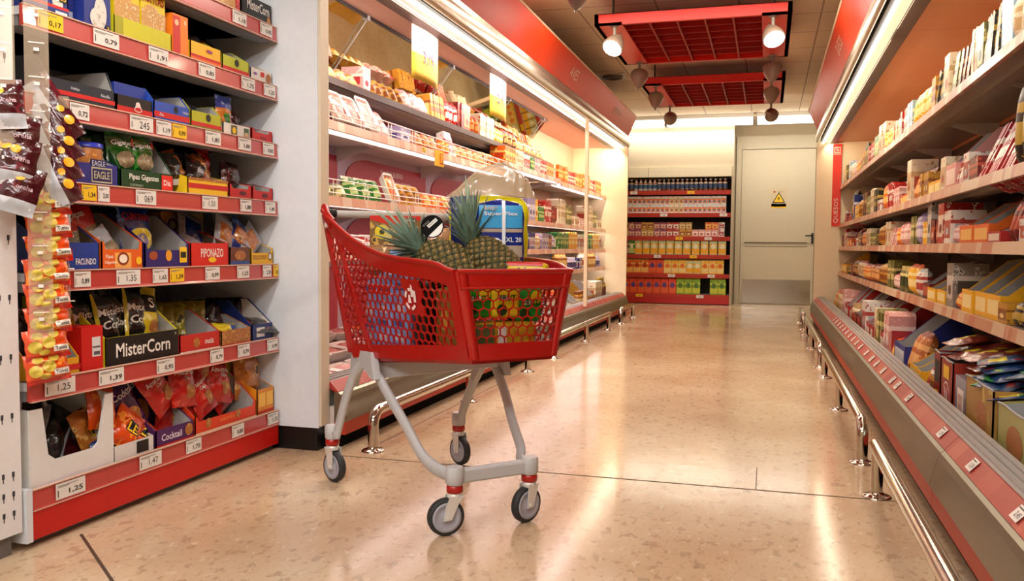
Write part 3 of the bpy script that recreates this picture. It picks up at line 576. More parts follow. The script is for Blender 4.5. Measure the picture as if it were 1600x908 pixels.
def mats_for(kind, p):
    m = PAL[p][1]
    if kind == 'meat': return [FOAM, m[0], TOPL]
    if kind == 'tub': return [m[0], m[1], m[2]]
    if kind == 'display': return [PAL[p][2], m[1], BOARDI]
    return m
LOTS = {}   # shelf key -> list of lots; labels are written once a shelf is full
def fill(side, key, z, d0, y0, y1, lots, rng, rows=1, hmax=.3, base=None, cycle=True):
    """set lots of equal packs along a shelf from y0 to y1.  lot = (kind, palette, count, w, d, h[, lean, gap])"""
    sg = {'L': -1, 'R': 1, 'B': 0}[side]; rz = {'L': PI / 2, 'R': -PI / 2, 'B': 0}[side]; y = y0; i = 0; L = LOTS.setdefault(key, [])
    while y < y1 and (cycle or i < len(lots)):
        lot = lots[i % len(lots)]; i += 1; kind, p, n, w, d, h = lot[:6]; lean = lot[6] if len(lot) > 6 else 0.; gap = lot[7] if len(lot) > 7 else .004
        if kind == 'gap': y += w; continue
        h = min(h, hmax); objs = []
        if y + w > y1 + .01: break
        for k in range(n):
            if y + w > y1 + .01: break
            jit = (rng.random() - .5) * .012; me = pack(kind, w, d, h, mats_for(kind, p)); yc = y + w / 2
            loc = (AX + sg * (d0 + .02 + rng.random() * .012), yc, z + .001) if side != 'B' else (yc, d0 + .01 + rng.random() * .006, z + .001)
            ln = lean; roll = 0.
            if kind == 'slim': roll = (rng.random() - .5) * .03
            o = put(KN[kind][1] if kind != 'box' else KBOX[side], me, loc, rz + jit * 2, None, KN[kind][0] if kind != 'sachet' else 'bag', None, abs(ln) if kind == 'meat' else -abs(ln), roll)
            objs.append(o); y += w + gap
        L.append((objs, kind, p))
def write_labels(key, where, ends):
    """one label for a lot of look-alike packs: by kind if it is the only such lot on the shelf, by its neighbour, else by its place"""
    L = [l for l in LOTS[key] if l[0]]; desc = ['%s %s' % (PAL[p][0], KN[k][0]) for _, k, p in L]; used = set()
    for i, (objs, k, p) in enumerate(L):
        d = desc[i]; same = [j for j, q_ in enumerate(desc) if q_ == d]; nb = desc[i + 1] if i + 1 < len(L) else None; W = lambda t: len(t.split())
        lab = '%s on the %s' % (d, where)
        if len(same) > 1:
            c = [j for j in same if (desc[j + 1] if j + 1 < len(L) else None) == nb]; l2 = '%s %s the %s, %s' % (d, ends[1], nb, where)
            lab = l2 if nb and nb != d and len(c) == 1 and W(l2) <= 16 else '%s, %s lot from %s, %s' % (d, ORD[i], ends[0], where)
        if W(lab) <= 15 and len(objs) > 1: lab = 'stacked ' + lab if k == 'meat' else 'upright ' + lab
        for o in objs:
            o['label'] = lab; o['group'] = (lab + ' (lot)') if len(objs) > 1 else 'goods on the ' + where
# ------------------------------------------------------------ snack gondola on the left
GX, GY0, GY1 = -1.82, 1.775, 2.955
gon = empty('snack_shelving', (-2.05, GY0, 0), 0, 'white and red supermarket shelving on the left filled with snacks', 'shelving')
def GB(mb, name, m, parent=None, bevel=0.):
    mb.v = [tuple(Vector(v) - Vector((-2.05, GY0, 0))) for v in mb.v]; o = mb.build(name, m, gon, bevel=bevel)
    if parent: o.parent = parent
    return o
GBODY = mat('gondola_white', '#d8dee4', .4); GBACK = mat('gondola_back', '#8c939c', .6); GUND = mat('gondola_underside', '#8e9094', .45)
GB(MB().box(-2.34, -2.31, GY0, GY1, .02, 2.2), 'back_board', GBACK)
GB(MB().box(-2.31, GX - .02, GY0 + .02, GY1, .02, .147), 'base_box', GBODY)
GB(MB().box(GX - .02, GX, GY0, GY1, .022, .102), 'kick_board', mat('kick_red', '#c4120c', .4), bevel=.002)
GB(MB().box(-2.2, GX - .03, GY0 + .03, GY1, .0, .022), 'foot_strip', mat('foot_grey', '#6c6a66', .6))
br = MB().box(GX - .06, GX + .002, GY0 - .022, GY0 - .002, .02, .16)
for zz in (.05, .115): br.box(GX - .04, GX - .034, GY0 - .0235, GY0 - .021, zz, zz + .022, 1)
GB(br, 'base_bracket', [GBODY, BLACK])
SH = [(.150, 'bottom'), (.435, 'second'), (.720, 'third'), (.960, 'fourth'), (1.180, 'fifth'), (1.400, 'sixth'), (1.622, 'top')]
PR = {0: [(1.90, '1,25', 0, .105), (2.22, '1,47', 2, .10), (2.43, '1,75', 0, .08), (2.68, '0,85', 0, .075), (2.91, '1,15', 0, .075)],
      1: [(1.87, '1,25', 2, .105), (2.06, '1,39', 0, .10), (2.295, '0,95', 0, .085), (2.56, '0,79', 0, .075), (2.72, '0,79', 0, .075), (2.91, '0,99', 0, .075)],
      2: [(1.955, '0,89', 0, .06), (2.135, '1,35', 2, .10), (2.275, '1,65', 0, .07), (2.355, '1,39', 1, .07), (2.54, '0,99', 0, .08), (2.72, '1,25', 0, .075), (2.875, '2,20', 0, .06), (2.935, '2,10', 1, .035)],
      3: [(1.93, '50', 3, .045), (1.985, '1,34', 1, .055), (2.04, '3,00', 0, .045), (2.215, '069', 2, .09), (2.53, '1,50', 2, .085), (2.74, '1,88', 0, .07), (2.90, '1,40', 0, .07)],
      4: [(1.955, '0,72', 0, .07), (2.20, '245', 2, .10), (2.30, '1,19', 0, .07), (2.375, '0,99', 1, .07), (2.55, '1,85', 0, .085), (2.735, '1,80', 0, .08), (2.89, '0,85', 0, .075)],
      5: [(1.86, '0,17', 1, .085), (2.06, '0,79', 0, .10), (2.28, '1,91', 0, .09), (2.52, '0,80', 0, .09), (2.76, '1,75', 0, .085), (2.90, '1,25', 0, .08)],
      6: [(2.10, '1,05', 0, .08), (2.71, '1,10', 0, .085), (2.88, '0,95', 0, .08)]}
for i, (z, nm) in enumerate(SH):
    sh = MB().box(-2.31, GX - .012, GY0, GY1, z - .022, z - .001, 0)
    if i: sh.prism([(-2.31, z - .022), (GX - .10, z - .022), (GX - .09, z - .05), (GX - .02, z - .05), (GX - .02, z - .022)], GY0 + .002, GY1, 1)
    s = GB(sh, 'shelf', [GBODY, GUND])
    r = GB(MB().prism([(GX - .012, z + .004), (GX - .002, z + .004), (GX + .001, z - .044), (GX + .004, z - .050), (GX - .012, z - .050)], GY0, GY1), 'price_rail', RAILR, s)
    GB(MB().box(GX - .006, GX + .0045, GY0, GY1, z - .0515, z - .0485).box(GX - .006, GX + .003, GY0, GY1, z + .003, z + .0062), 'rail_lip', mat('lip_cream', '#d8b09a', .4), s)
    for y, t, kind, w in PR[i]:
        g = MB(); M = faceL(y, z - .021, GX + .0035); hh = .0215; col = {0: 0, 1: 2, 2: 0, 3: 0}[kind]
        if kind == 3: g.disc(M, .023, .022, 20, col)
        else: g.add([M @ Vector(p) for p in ((-w / 2, -hh, 0), (w / 2, -hh, 0), (w / 2, hh, 0), (-w / 2, hh, 0))], [(0, 1, 2, 3)], col)
        if kind == 2: g.text(t, M @ Matrix.Translation((w * .12, -.004, .0006)), .021, 1, w * .42)
        elif kind == 3: g.text(t, M @ Matrix.Translation((0, .002, .0006)), .018, 1, None, None, .02)
        else: g.text(t, M @ Matrix.Translation((w * .17, -.006, .0006)), .0165, 1, w * .48, None, .02)
        if kind != 3:
            for a, b_, c in ((-.44, .25, .014), (-.44, -.05, .0105)): g.add([M @ Vector(p) for p in ((w * a, c, .0006), (w * b_, c, .0006), (w * b_, c + .0018, .0006), (w * a, c + .0018, .0006))], [(0, 1, 2, 3)], 3)
            g.add([M @ Vector(p) for p in ((-w * .44, -.015, .0006), (-w * .41, -.015, .0006), (-w * .41, .004, .0006), (-w * .44, .004, .0006))], [(0, 1, 2, 3)], 1)
        GB(g, 'price_tag', [TAGW, INK, TAGY, mat('fine_print', '#8a8680', .6)], s)
# perforated white upright post in front of the shelving's near end
up = MB().box(GX - .03, GX - .004, GY0 - .36, GY0 - .03, .055, 2.2, 0); up.box(GX - .5, GX - .03, GY0 - .35, GY0 - .33, .055, 2.2, 0)
zz = .11
while zz < 2.1:
    for yy in (GY0 - .055, GY0 - .085): up.add([faceL(yy, zz, GX - .0034) @ Vector(p) for p in ((-.004, .008, 0), (-.004, -.004, 0), (-.0015, -.007, 0), (-.0015, -.016, 0), (.0015, -.016, 0), (.0015, -.007, 0), (.004, -.004, 0), (.004, .008, 0))], [(0, 1, 2, 3, 4, 5, 6, 7)], 1)
    zz += .05 if int(zz * 100) % 3 else .15
up.box(GX - .10, GX - .02, GY0 - .34, GY0 - .05, 0, .055, 2)
tag(up.build('display_upright', [mat('upright_white', '#e6e8ea', .4), mat('keyhole_dark', '#34383e', .6), mat('foot_grey', '#6c6a66', .6)]), 'white perforated steel upright at the left picture edge beside the snack shelving', 'shelving')

# ---- packaging builders, local frame: x along the shelf, front at y=0 facing -y
def q(mb, x0, x1, z0, z1, m, y=-.0009): return mb.add([(x0, y, z0), (x1, y, z0), (x1, y, z1), (x0, y, z1)], [(0, 1, 2, 3)], m)
def glob(loc, rz=PI / 2, lean=0., roll=0.): return Matrix.Translation(loc) @ Matrix.Rotation(rz, 4, 'Z') @ Matrix.Rotation(lean, 4, 'X') @ Matrix.Rotation(roll, 4, 'Y')
def dtray(label, y0, y1, z, hf, hb, d, cols, deco=(), x=None, inner=None, group='cardboard display trays on the snack shelving', depth_cut=.35, cut=0., flap=0., name='display_tray', side=None):
    """open display tray; cols = (outer, stripe, ink...); deco = [('band',z0,z1,m) | ('text',str,x,z,size,m,width) | ('disc',x,z,rx,rz,m) | ('quad',x0,x1,z0,z1,m)] in fractions of width and front height"""
    w = y1 - y0 - .004; b = MB(); t = .0035
    pr = [(0, 0), (d, 0), (d, hb), (d * depth_cut, hb), (t, hf), (0, hf)]
    nm = len(cols)
    for s in (-1, 1): b.prism(pr, min(s * w / 2, s * (w / 2 - t)), max(s * w / 2, s * (w / 2 - t)), 0 if side is None else side, 'x')
    for s in (-1, 1): b.prism([(py, pz) for py, pz in [(t, t), (d - t, t), (d - t, hb - .002), (d * depth_cut + t, hb - .002), (t * 1.5, hf - .002)]], s * (w / 2 - t * 1.1), s * (w / 2 - t * 1.05), nm, 'x')
    if cut: b.prism([(-w / 2, 0), (w / 2, 0), (w / 2, hf), (w / 2 - cut * .6, hf), (w / 2 - cut, hf * .72), (-w / 2 + cut, hf * .72), (-w / 2 + cut * .6, hf), (-w / 2, hf)], 0, t, 0)
    else: b.box(-w / 2, w / 2, 0, t, 0, hf, 0)
    b.box(-w / 2 + t, w / 2 - t, t, t * 1.4, t, hf * (.7 if cut else .97), nm)
    b.box(-w / 2 + t, w / 2 - t, d - t, d, 0, hb, nm); b.box(-w / 2 + t, w / 2 - t, t, d - t, 0, t, nm)
    if flap: b.add([(-w / 2, d, hb), (w / 2, d, hb), (w / 2, d * .85, hb + flap), (-w / 2, d * .85, hb + flap)], [(0, 1, 2, 3)], nm)
    k = 0
    for D in deco:
        k += 1; yy = -.0006 - .0003 * k
        if D[0] == 'band': q(b, -w / 2, w / 2, D[1] * hf, D[2] * hf, D[3], yy)
        elif D[0] == 'quad': q(b, D[1] * w, D[2] * w, D[3] * hf, D[4] * hf, D[5], yy)
        elif D[0] == 'disc': b.disc(front(D[1] * w, D[2] * hf, yy), D[3], D[4], 18, D[5])
        elif D[0] == 'text': b.text(D[1], front(D[2] * w, D[3] * hf, yy), D[4], D[5], D[6] if len(D) > 6 else None, None, .015)
    o = b.build(name, [c if not isinstance(c, str) else paint(c) for c in cols] + [inner or BOARDI])
    o.matrix_world = glob((GX - .018 if x is None else x, (y0 + y1) / 2, z + .0015))
    return tag(o, label, 'display tray' if name == 'display_tray' else 'box', group)
def lerp_(a, b, t): return a + (b - a) * t
def pouch(label, loc, w, h, t, body, rz=PI / 2, lean=0., roll=0., zones=(), texts=(), discs=(), cat='bag', name='snack_bag', group='snack bags on the snack shelving', back=None, seal=.06, crimp=None, seed=0, mats=None, n=(12, 14), labels=()):
    """pillow bag: crimped seals at both ends, creased film.  zones = [(u0,u1,v0,v1,m)], texts = [(str,u,v,size,m,width)], discs = [(u,v,ru,rv,m)]"""
    ms = [body] + [paint(m, .3) if isinstance(m, str) else m for m in (mats or [])]
    rr = random.Random(seed + int(w * 1000) + int(h * 700)); ph = [rr.random() * 6 for _ in range(4)]
    def S(u, v):
        e = max(0, 1 - abs(2 * u - 1) ** 2.6) ** .8 * max(0, min(1, (v - seal) / .22)) ** .6 * max(0, min(1, (1 - seal - v) / .22)) ** .6
        wr = .10 * math.sin(u * 9 + v * 13 + ph[0]) + .07 * math.sin(u * 23 - v * 17 + ph[1]) + .09 * math.sin(v * 26 + ph[2])
        return t / 2 * e * (1 + wr) + .0009 + (.0012 * math.sin(u * 90) if (v < seal or v > 1 - seal) else 0)
    def edge(u, v): return (u - .5) * w * (1 - .05 * math.sin(PI * v) + .02 * math.sin(v * 15 + ph[3]))
    def ff(u, v): return (edge(u, v), t / 2 - S(u, v), v * h)
    def bf(u, v): return (edge(u, v), t / 2 + S(u, v), v * h)
    def mf(u, v):
        m = 0
        for z_ in zones:
            if z_[0] <= u <= z_[1] and z_[2] <= v <= z_[3]: m = z_[4]
        return m
    b = MB(); b.grid(ff, n[0], n[1], 0, True, mf); b.grid(bf, n[0], n[1], back or 0, True, None, True)
    def warp(p, off):
        u = min(1, max(0, p.x / w + .5)); v = min(1, max(0, p.z / h)); return Vector((p.x, t / 2 - S(u, v) - off, p.z))
    k = 0
    for u, v, ru, rv, m in discs: k += 1; b.disc(front((u - .5) * w, v * h, 0), ru * w, rv * h, 16, m, lambda p, k=k: warp(p, .0012 + .0004 * k))
    for u0, u1, v0, v1, m in labels:
        k += 1; b.grid(lambda a, c, k=k: warp(Vector((lerp_(u0, u1, a) * w - w / 2, 0, lerp_(v0, v1, c) * h)), .0014 + .0004 * k), 6, 4, m)
    for T_ in texts:
        k += 1; b.text(T_[0], front((T_[1] - .5) * w, T_[2] * h, 0), T_[3], T_[4], T_[5] if len(T_) > 5 else None, lambda p, k=k: warp(p, .0016 + .0004 * k), .02)
    o = b.build(name, ms); o.matrix_world = glob((loc[0] - .006, loc[1], loc[2] + .003), rz, lean, roll); return tag(o, label, cat, group)
def cbox(label, y0, y1, z, h, d, cols, deco=(), x=None, rz=PI / 2, name='snack_box', cat='box', group='upright boxes on the snack shelving', bevel=.0015, lean=0.):
    w = y1 - y0 - .004; b = MB().box(-w / 2, w / 2, 0, d, 0, h, 0, None); k = 0
    b.add([(-w / 2 - .0006, d * .02, h * .02), (-w / 2 - .0006, d * .98, h * .02), (-w / 2 - .0006, d * .98, h * .98), (-w / 2 - .0006, d * .02, h * .98)], [(0, 1, 2, 3)], 0)
    for D in deco:
        k += 1; yy = -.0006 - .0003 * k
        if D[0] == 'band': q(b, -w / 2, w / 2, D[1] * h, D[2] * h, D[3], yy)
        elif D[0] == 'quad': q(b, D[1] * w, D[2] * w, D[3] * h, D[4] * h, D[5], yy)
        elif D[0] == 'disc': b.disc(front(D[1] * w, D[2] * h, yy), D[3], D[4], 18, D[5])
        elif D[0] == 'text': b.text(D[1], front(D[2] * w, D[3] * h, yy), D[4], D[5], D[6] if len(D) > 6 else None, None, .02)
    b.box(-w * .46, w * .46, d * .1, d * .14, h, h + .0015, 0)
    o = b.build(name, [c if not isinstance(c, str) else paint(c) for c in cols])
    o.matrix_world = glob((GX - .02 if x is None else x, (y0 + y1) / 2, z + .0015), rz, lean); return tag(o, label, cat, group)
NUTS = printed('nuts_print', ['#a8682c', '#d8a458', '#5c3414', '#c8843c'], 70, .4, False); POPC = printed('popcorn_print', ['#c89858', '#f0dcae', '#8c5a2c', '#e4b870'], 90, .5, False)
POPW = printed('popcorn_white', ['#d8d4cc', '#b0a898', '#f0ece4'], 60, .5, False); SEED = printed('seed_print', ['#8c7a5c', '#c8b890', '#3c3020'], 80, .5, False)
CHIP = mat('potato_print', '#c8b040', .4, var=.25, bscale=90)
f_or = printed('film_orange', ['#d8480c', '#f08a2c', '#b03008', '#e0600c'], 20, .22, False, bump=.5, coat=.5); f_red = printed('film_red', ['#c01810', '#e4483c', '#8c0c08', '#cc2410'], 22, .22, False, bump=.5, coat=.5)
f_prp = printed('film_purple', ['#3c1450', '#6c3c84', '#24082c', '#481a5c'], 20, .25, False, bump=.4, coat=.4); f_blk = printed('film_black', ['#121110', '#3c3a34', '#0a0a08', '#1a1814'], 18, .2, False, bump=.5, coat=.5)
f_grn = printed('film_green', ['#0e5a14', '#2c8c2c', '#083c0c', '#106c18'], 12, .22, False, bump=.4, coat=.6); f_yel = printed('film_yellow', ['#d8c020', '#f0e070', '#a08c10', '#d0b41c'], 16, .25, False, bump=.4, coat=.4)
f_blu = printed('film_blue', ['#1c3484', '#5c84c8', '#0c1440', '#244498'], 16, .25, False, bump=.4, coat=.5); f_wine = printed('film_burgundy', ['#3c0812', '#5c1420', '#24040a', '#48101a'], 12, .22, False, bump=.5, coat=.6)
f_sil = printed('film_silver', ['#b4b8c0', '#dcdee4', '#84889c', '#c8ccd4'], 14, .3, False, bump=.4, coat=.3); f_clr = printed('film_nutmix', ['#b86c24', '#e4b060', '#5c2c10', '#d88c34'], 26, .2, False, bump=.5, coat=.7)
f_mix = printed('film_mixed_dark', ['#1c1414', '#6c1c14', '#b89868', '#281c1c'], 16, .2, False, bump=.5, coat=.6); f_olv = printed('film_olive', ['#8c8424', '#c4b84c', '#4c4c14', '#a4982c'], 26, .25, False, bump=.4, coat=.4)
XB = GX - .03   # a bag's front stands a little behind the shelf edge

# -- bottom shelf
z = .151
bn = MB(); w, d, h = .30, .34, .208
M0 = glob((GX - .018, 1.935, z + .0015))
for s in (-1, 1): bn.prism([(0, 0), (d, 0), (d, h + .02), (0, h)], s * w / 2 - .003, s * w / 2 + .003, 0, 'x')
bn.prism([(-w / 2, 0), (w / 2, 0), (w / 2, h), (w * .40, h), (w * .30, .075), (w * .24, .062), (-w * .22, .062), (-w * .30, .08), (-w * .36, h), (-w / 2, h)], -.002, .003, 0)
bn.box(-w / 2, w / 2, d - .004, d, 0, h + .02, 1); bn.box(-w / 2, w / 2, 0, d, 0, .004, 0)
o = bn.build('plastic_bin', [mat('bin_white', '#dfe1e0', .35), mat('bin_back_brown', '#463a26', .7)]); o.matrix_world = M0; tag(o, 'white front-cut bin at left end of bottom snack shelf, brown inside', 'bin')
pouch('black and silver bag lying in the white bin on the bottom shelf', (GX - .07, 1.90, z + .03), .10, .22, .04, f_blk, lean=-.5, roll=.75, zones=[(0, .2, .1, .9, 1), (.8, 1, .1, .9, 1)], mats=[f_sil], seed=3)
pouch('dark wine-coloured bag under the black one in the white bin', (GX - .06, 1.99, z + .012), .09, .15, .04, f_wine, lean=-.9, roll=.6, seed=4)
hp = MB(); hp.tube([(.045 * math.cos(t), 0, .07 + .065 * math.sin(t)) if t < PI * 1.001 else (0, 0, 0) for t in [PI * k / 12 for k in range(13)]] , .006, 8)
hp.tube([(.045, 0, .07), (.025, 0, -.02)], .006, 8); hp.tube([(-.045, 0, .07), (-.045, 0, -.04)], .006, 8); hp.box(-.04, .04, .007, .011, -.02, .10, 1)
o = hp.build('handle_pack', [mat('pack_rim_white', '#cfd3da', .3), BLACK]); o.matrix_world = glob((GX - .17, 1.955, z + .10), PI / 2, -.12); tag(o, 'black pack with white looped rim standing inside the white bin', 'packet')
for (y, xx, zz, lean, roll, l, sd) in ((2.09, .03, .10, -.25, .15, 'orange snack bag topmost beside the white bin on bottom shelf', 1), (2.14, .015, .035, -.35, .8, 'orange bag with dark square label tipping over bottom shelf edge', 2), (2.10, .06, .03, -.2, -.3, 'orange clear nut bag beside white bin, behind the tipped one', 5), (2.20, .02, .02, -.6, 1.1, 'orange bag lying on its side next to the purple bag', 6)):
    pouch(l, (GX - xx, y, z + zz), .11, .14, .045, f_clr if sd == 5 else f_or, lean=lean, roll=roll, zones=[(.3, .75, .35, .62, 1)], mats=[BLACK, TAGY], texts=[('LE', .52, .48, .03, 2)], seed=sd)
pouch('blue crumpled bag low beside the white bin on the bottom shelf', (GX - .02, 2.09, z + .004), .10, .08, .04, f_blu, lean=-.5, roll=.2, seed=7)
dtray('white low tray under the orange bags on the bottom shelf', 2.085, 2.265, z, .045, .07, .3, ['#d8d6d2', BLACK], [('quad', .05, .35, .1, .9, 1)], group=None)
for k, (y, l) in enumerate(((2.27, 'purple nut cocktail bag leaning left, frontmost on the bottom shelf'), (2.36, 'purple nut cocktail bag standing behind the frontmost purple one'))):
    pouch(l, (GX - .05 - k * .06, y, z + .02), .15, .25, .05, f_prp, lean=-.22, roll=-.35 + k * .15, discs=[(.52, .33, .26, .16, 1)], mats=[NUTS, '#e8e4ec'], texts=[('Cocktail', .5, .7, .022, 2)], seed=10 + k)
dtray('purple tray in front of the purple nut bags on the bottom shelf', 2.27, 2.46, z, .055, .13, .3, ['#4c1c5c', '#e8e0ea', NUTS, '#c8281c'], [('text', 'Cocktail', -.1, .5, .022, 1), ('disc', .36, .55, .02, .02, 2), ('band', 0, .1, 3)])
rb = [(2.40, .03, .13, -.3, -.5), (2.47, .02, .12, -.25, .1), (2.52, .04, .05, -.3, .5), (2.44, .07, .03, -.2, .4), (2.60, .02, .08, -.35, -.3), (2.68, .03, .10, -.3, .2), (2.62, .07, .16, -.2, .1), (2.75, .05, .07, -.3, -.4)]
wd = ['lying highest left', 'uppermost with white lettering', 'lying low behind the tray front', 'half hidden beneath the others', 'lying across the middle', 'standing right of the middle', 'at the back', 'lowest at the right']
for k, (y, xx, zz, le, ro) in enumerate(rb):
    pouch('red nut bag %s in the bottom-shelf heap' % wd[k], (GX - xx - .01, y, z + zz - .02), .13, .17, .05, f_red, lean=le, roll=ro, discs=[(.6, .3, .2, .15, 1)], mats=[NUTS, '#f0e4e0'], texts=[('Anacardos', .5, .68, .018, 2, .10), ('Caju', .5, .55, .016, 2)], seed=20 + k, group='red nut bags on the bottom shelf')
dtray('orange-red nut tray at centre of bottom shelf', 2.465, 2.83, z, .06, .16, .3, ['#d83c14', '#f2883c', NUTS, '#e8d8b0'], [('disc', -.3, .5, .016, .018, 2), ('disc', .18, .55, .014, .016, 2), ('text', 'anacardos', .0, .5, .016, 1), ('band', 0, .08, 3)], cut=.02)
pouch('clear orange snack bag at the right end of the bottom shelf', (GX - .05, 2.88, z + .05), .16, .20, .07, f_clr, lean=-.15, roll=.15, seed=31)
pouch('golden snack bag behind, right end of bottom shelf', (GX - .12, 2.83, z + .08), .15, .2, .06, f_yel, lean=-.1, roll=-.2, seed=32)
dtray('orange-yellow tray at the right end of the bottom shelf', 2.835, 2.952, z, .095, .14, .3, ['#e08a1c', '#f4bc4c', '#c8281c'], [('quad', -.42, -.02, .3, .85, 1), ('quad', .04, .44, .3, .85, 1), ('band', .05, .14, 2)])

# -- second shelf
z = .436
dtray('yellow and red tray at left end of second shelf behind the hanging orange bags', 1.785, 1.965, z, .045, .16, .3, ['#e0a418', '#c8201c', '#e8e4d8'], [('band', .25, .6, 1), ('text', 'Dia', .0, .42, .012, 2)])
pouch('black snack bag standing in the yellow and red tray, second shelf', (GX - .03, 1.86, z + .03), .13, .16, .05, f_blk, lean=-.1, zones=[(.15, .8, .15, .4, 1)], mats=[f_yel], seed=40)
cbox('bright red box with white label on the second shelf', 1.97, 2.055, z, .125, .16, ['#c8140e', '#d8d8dc', '#50505a'], [('quad', -.02, .38, .3, .75, 1), ('quad', .0, .36, .5, .54, 2), ('quad', .05, .34, .34, .42, 2)], group=None)
for k, (y, xx, ro) in enumerate(((2.10, .08, -.12), (2.165, .06, -.05), (2.215, .08, .05), (2.265, .055, .12), (2.13, .17, .0), (2.22, .18, .1))):
    pouch('black corn snack bag %s in the yellow-sided tray' % ['at far left', 'second from left', 'third from left', 'fourth from left', 'behind, at left', 'behind, at right'][k], (GX - xx, y, z + .03 + .004 * k), .09, .195, .045, f_blk, lean=-.18, roll=ro, zones=[(.0, .12, .1, .9, 1)], mats=[f_yel, '#e4e0d4'], texts=[('MisterCorn', .55, .5, .022, 2, .085)] if k > 3 else [('Mister', .5, .62, .022, 2), ('Corn', .55, .42, .026, 2)], seed=41 + k, group='black corn snack bags in the tray')
pouch('yellow snack bag with white S at the right of the black corn bags', (GX - .05, 2.315, z + .03), .10, .20, .045, f_yel, lean=-.2, roll=.15, discs=[(.6, .3, .25, .15, 1)], mats=[NUTS, BLACK, '#f4f0e4'], texts=[('S', .5, .72, .035, 3)], zones=[(.2, .8, .6, .85, 2)], seed=48)
dtray('yellow-sided display tray with big white lettering on black front', 2.06, 2.385, z, .085, .20, .30, ['#d8cc1c', BLACK, '#ece8e0'], [('band', 0, 1, 1), ('text', 'MisterCorn', .0, .52, .042, 2, .24), ('text', 'R', .46, .85, .007, 2)], depth_cut=.5)
for k in range(9):
    y = 2.42 + .055 * k
    pouch('greenish seed bag, %s of the slanting file on the second shelf' % ORD[k], (GX - .16 + .002 * k, y, z + .05), .10, .125, .03, f_olv if k < 5 else f_mix, rz=PI / 2 - .9, lean=-.5, seed=50 + k, group='seed bags filed along the second shelf')
dtray('white and red tray right of the yellow-sided tray on second shelf', 2.39, 2.61, z, .06, .13, .30, ['#c02418', '#e8e0d8', NUTS], [('disc', -.1, .5, .017, .017, 2), ('text', 'maiz', .22, .5, .018, 1), ('band', 0, .08, 1)], depth_cut=.4)
pouch('small yellow snack bag lying in the corn-print tray', (GX - .03, 2.70, z + .035), .13, .05, .04, f_yel, lean=-.4, roll=.1, zones=[(.55, .9, .2, .8, 1)], mats=['#2c48a0'], seed=61)
dtray('tray with golden corn print on the second shelf', 2.615, 2.80, z, .055, .10, .30, [NUTS, '#c8201c'], [('band', 0, .08, 1)])
dtray('white-lined blue tray at right end of second shelf', 2.805, 2.945, z, .06, .15, .30, ['#1c2c6c', '#d8d4cc', NUTS], [('quad', -.3, .1, .2, .8, 1)], inner=mat('board_white', '#c4c6c8', .7))
pouch('flat dark snack bag sticking out of the blue tray at right end', (GX + .005, 2.90, z + .03), .15, .09, .02, f_mix, lean=-.9, roll=.15, seed=62)

# -- third shelf
z = .721
dtray('blue seed tray half behind the hanging strip, third shelf', 1.835, 2.045, z, .078, .16, .30, ['#1c3c94', '#b8281c', '#e8e4dc', TAGY], [('text', 'FACUNDO', .25, .32, .018, 2, .075), ('text', 'PIPONAZO', -.2, .62, .026, 1, .09), ('disc', -.2, .35, .02, .008, 3)], inner=BOARDB, depth_cut=.4)
pouch('red and white seed bag with round emblem standing in the orange tray', (GX - .06, 2.10, z + .02), .14, .19, .04, f_red, lean=-.22, roll=-.28, zones=[(.0, 1, .1, .55, 1)], discs=[(.5, .38, .30, .12, 3), (.5, .38, .2, .08, 2)], mats=[SEED, '#8c2c24', '#e0dcd0'], texts=[('pipas', .4, .78, .026, 3)], seed=70)
pouch('pale seed bag slumped in front of the red and white one', (GX - .035, 2.155, z + .03), .07, .11, .03, f_sil, lean=-.3, roll=-.5, zones=[(.2, .8, .2, .6, 1)], mats=[SEED], seed=71)
dtray('orange seed tray with round emblem, third shelf', 2.05, 2.225, z, .082, .17, .30, ['#e4641c', '#f4b45c', '#8c3c1c', '#f4ead8', TAGY], [('quad', -.2, .2, .05, .6, 1), ('disc', .0, .38, .024, .02, 2), ('disc', .0, .38, .017, .013, 3), ('text', 'Pipas', -.33, .45, .014, 3), ('text', 'Gigantes', -.3, .25, .011, 3, .05), ('disc', .38, .3, .012, .012, 4)], cut=.016, depth_cut=.5)
pouch('blue and yellow snack bag standing in the purple tray', (GX - .055, 2.285, z + .02), .145, .178, .05, f_blu, lean=-.18, roll=.04, discs=[(.5, .40, .36, .20, 1), (.5, .38, .2, .12, 2)], mats=[f_yel, '#8c7ca0', '#c81c18'], texts=[('CUROYAPAS', .5, .8, .026, 3, .12)], seed=73)
dtray('purple snack tray with small emblems, third shelf', 2.23, 2.445, z, .078, .17, .30, ['#2c206c', '#e89c24', '#a04c28', TAGY, INK], [('disc', -.32, .5, .02, .014, 2), ('disc', .02, .5, .015, .018, 1), ('quad', .27, .44, .2, .85, 3), ('quad', .29, .42, .4, .65, 4)], cut=.014, depth_cut=.4)
dtray('red tray with white lettering and tall slanted sides, third shelf', 2.45, 2.665, z, .08, .180, .34, ['#d42418', '#f2e8dc', TAGY, '#b01c14'], [('text', 'PIPONAZO', .05, .58, .030, 1, .125), ('disc', .05, .28, .022, .009, 2)], inner=BOARDB, depth_cut=.8)
pouch('silver-blue seed bag sliding behind the tall-sided red tray', (GX - .10, 2.60, z + .07), .12, .16, .04, f_sil, lean=-.5, roll=.5, zones=[(.2, .8, .2, .7, 1)], mats=[f_blu], seed=75)
for k in range(2): cbox('yellow carton with round emblem at the back of third shelf, %s one' % ['left', 'right'][k], 2.56 + k * .12, 2.68 + k * .12, z + .02, .17, .10, ['#d8a028', '#8c3c28', '#e8d8c0'], [('disc', 0, .72, .034, .034, 2), ('disc', 0, .72, .027, .027, 1), ('disc', 0, .72, .017, .017, 2), ('disc', .1, .3, .03, .02, 1)], x=GX - .22, group='yellow cartons at the back of third shelf')
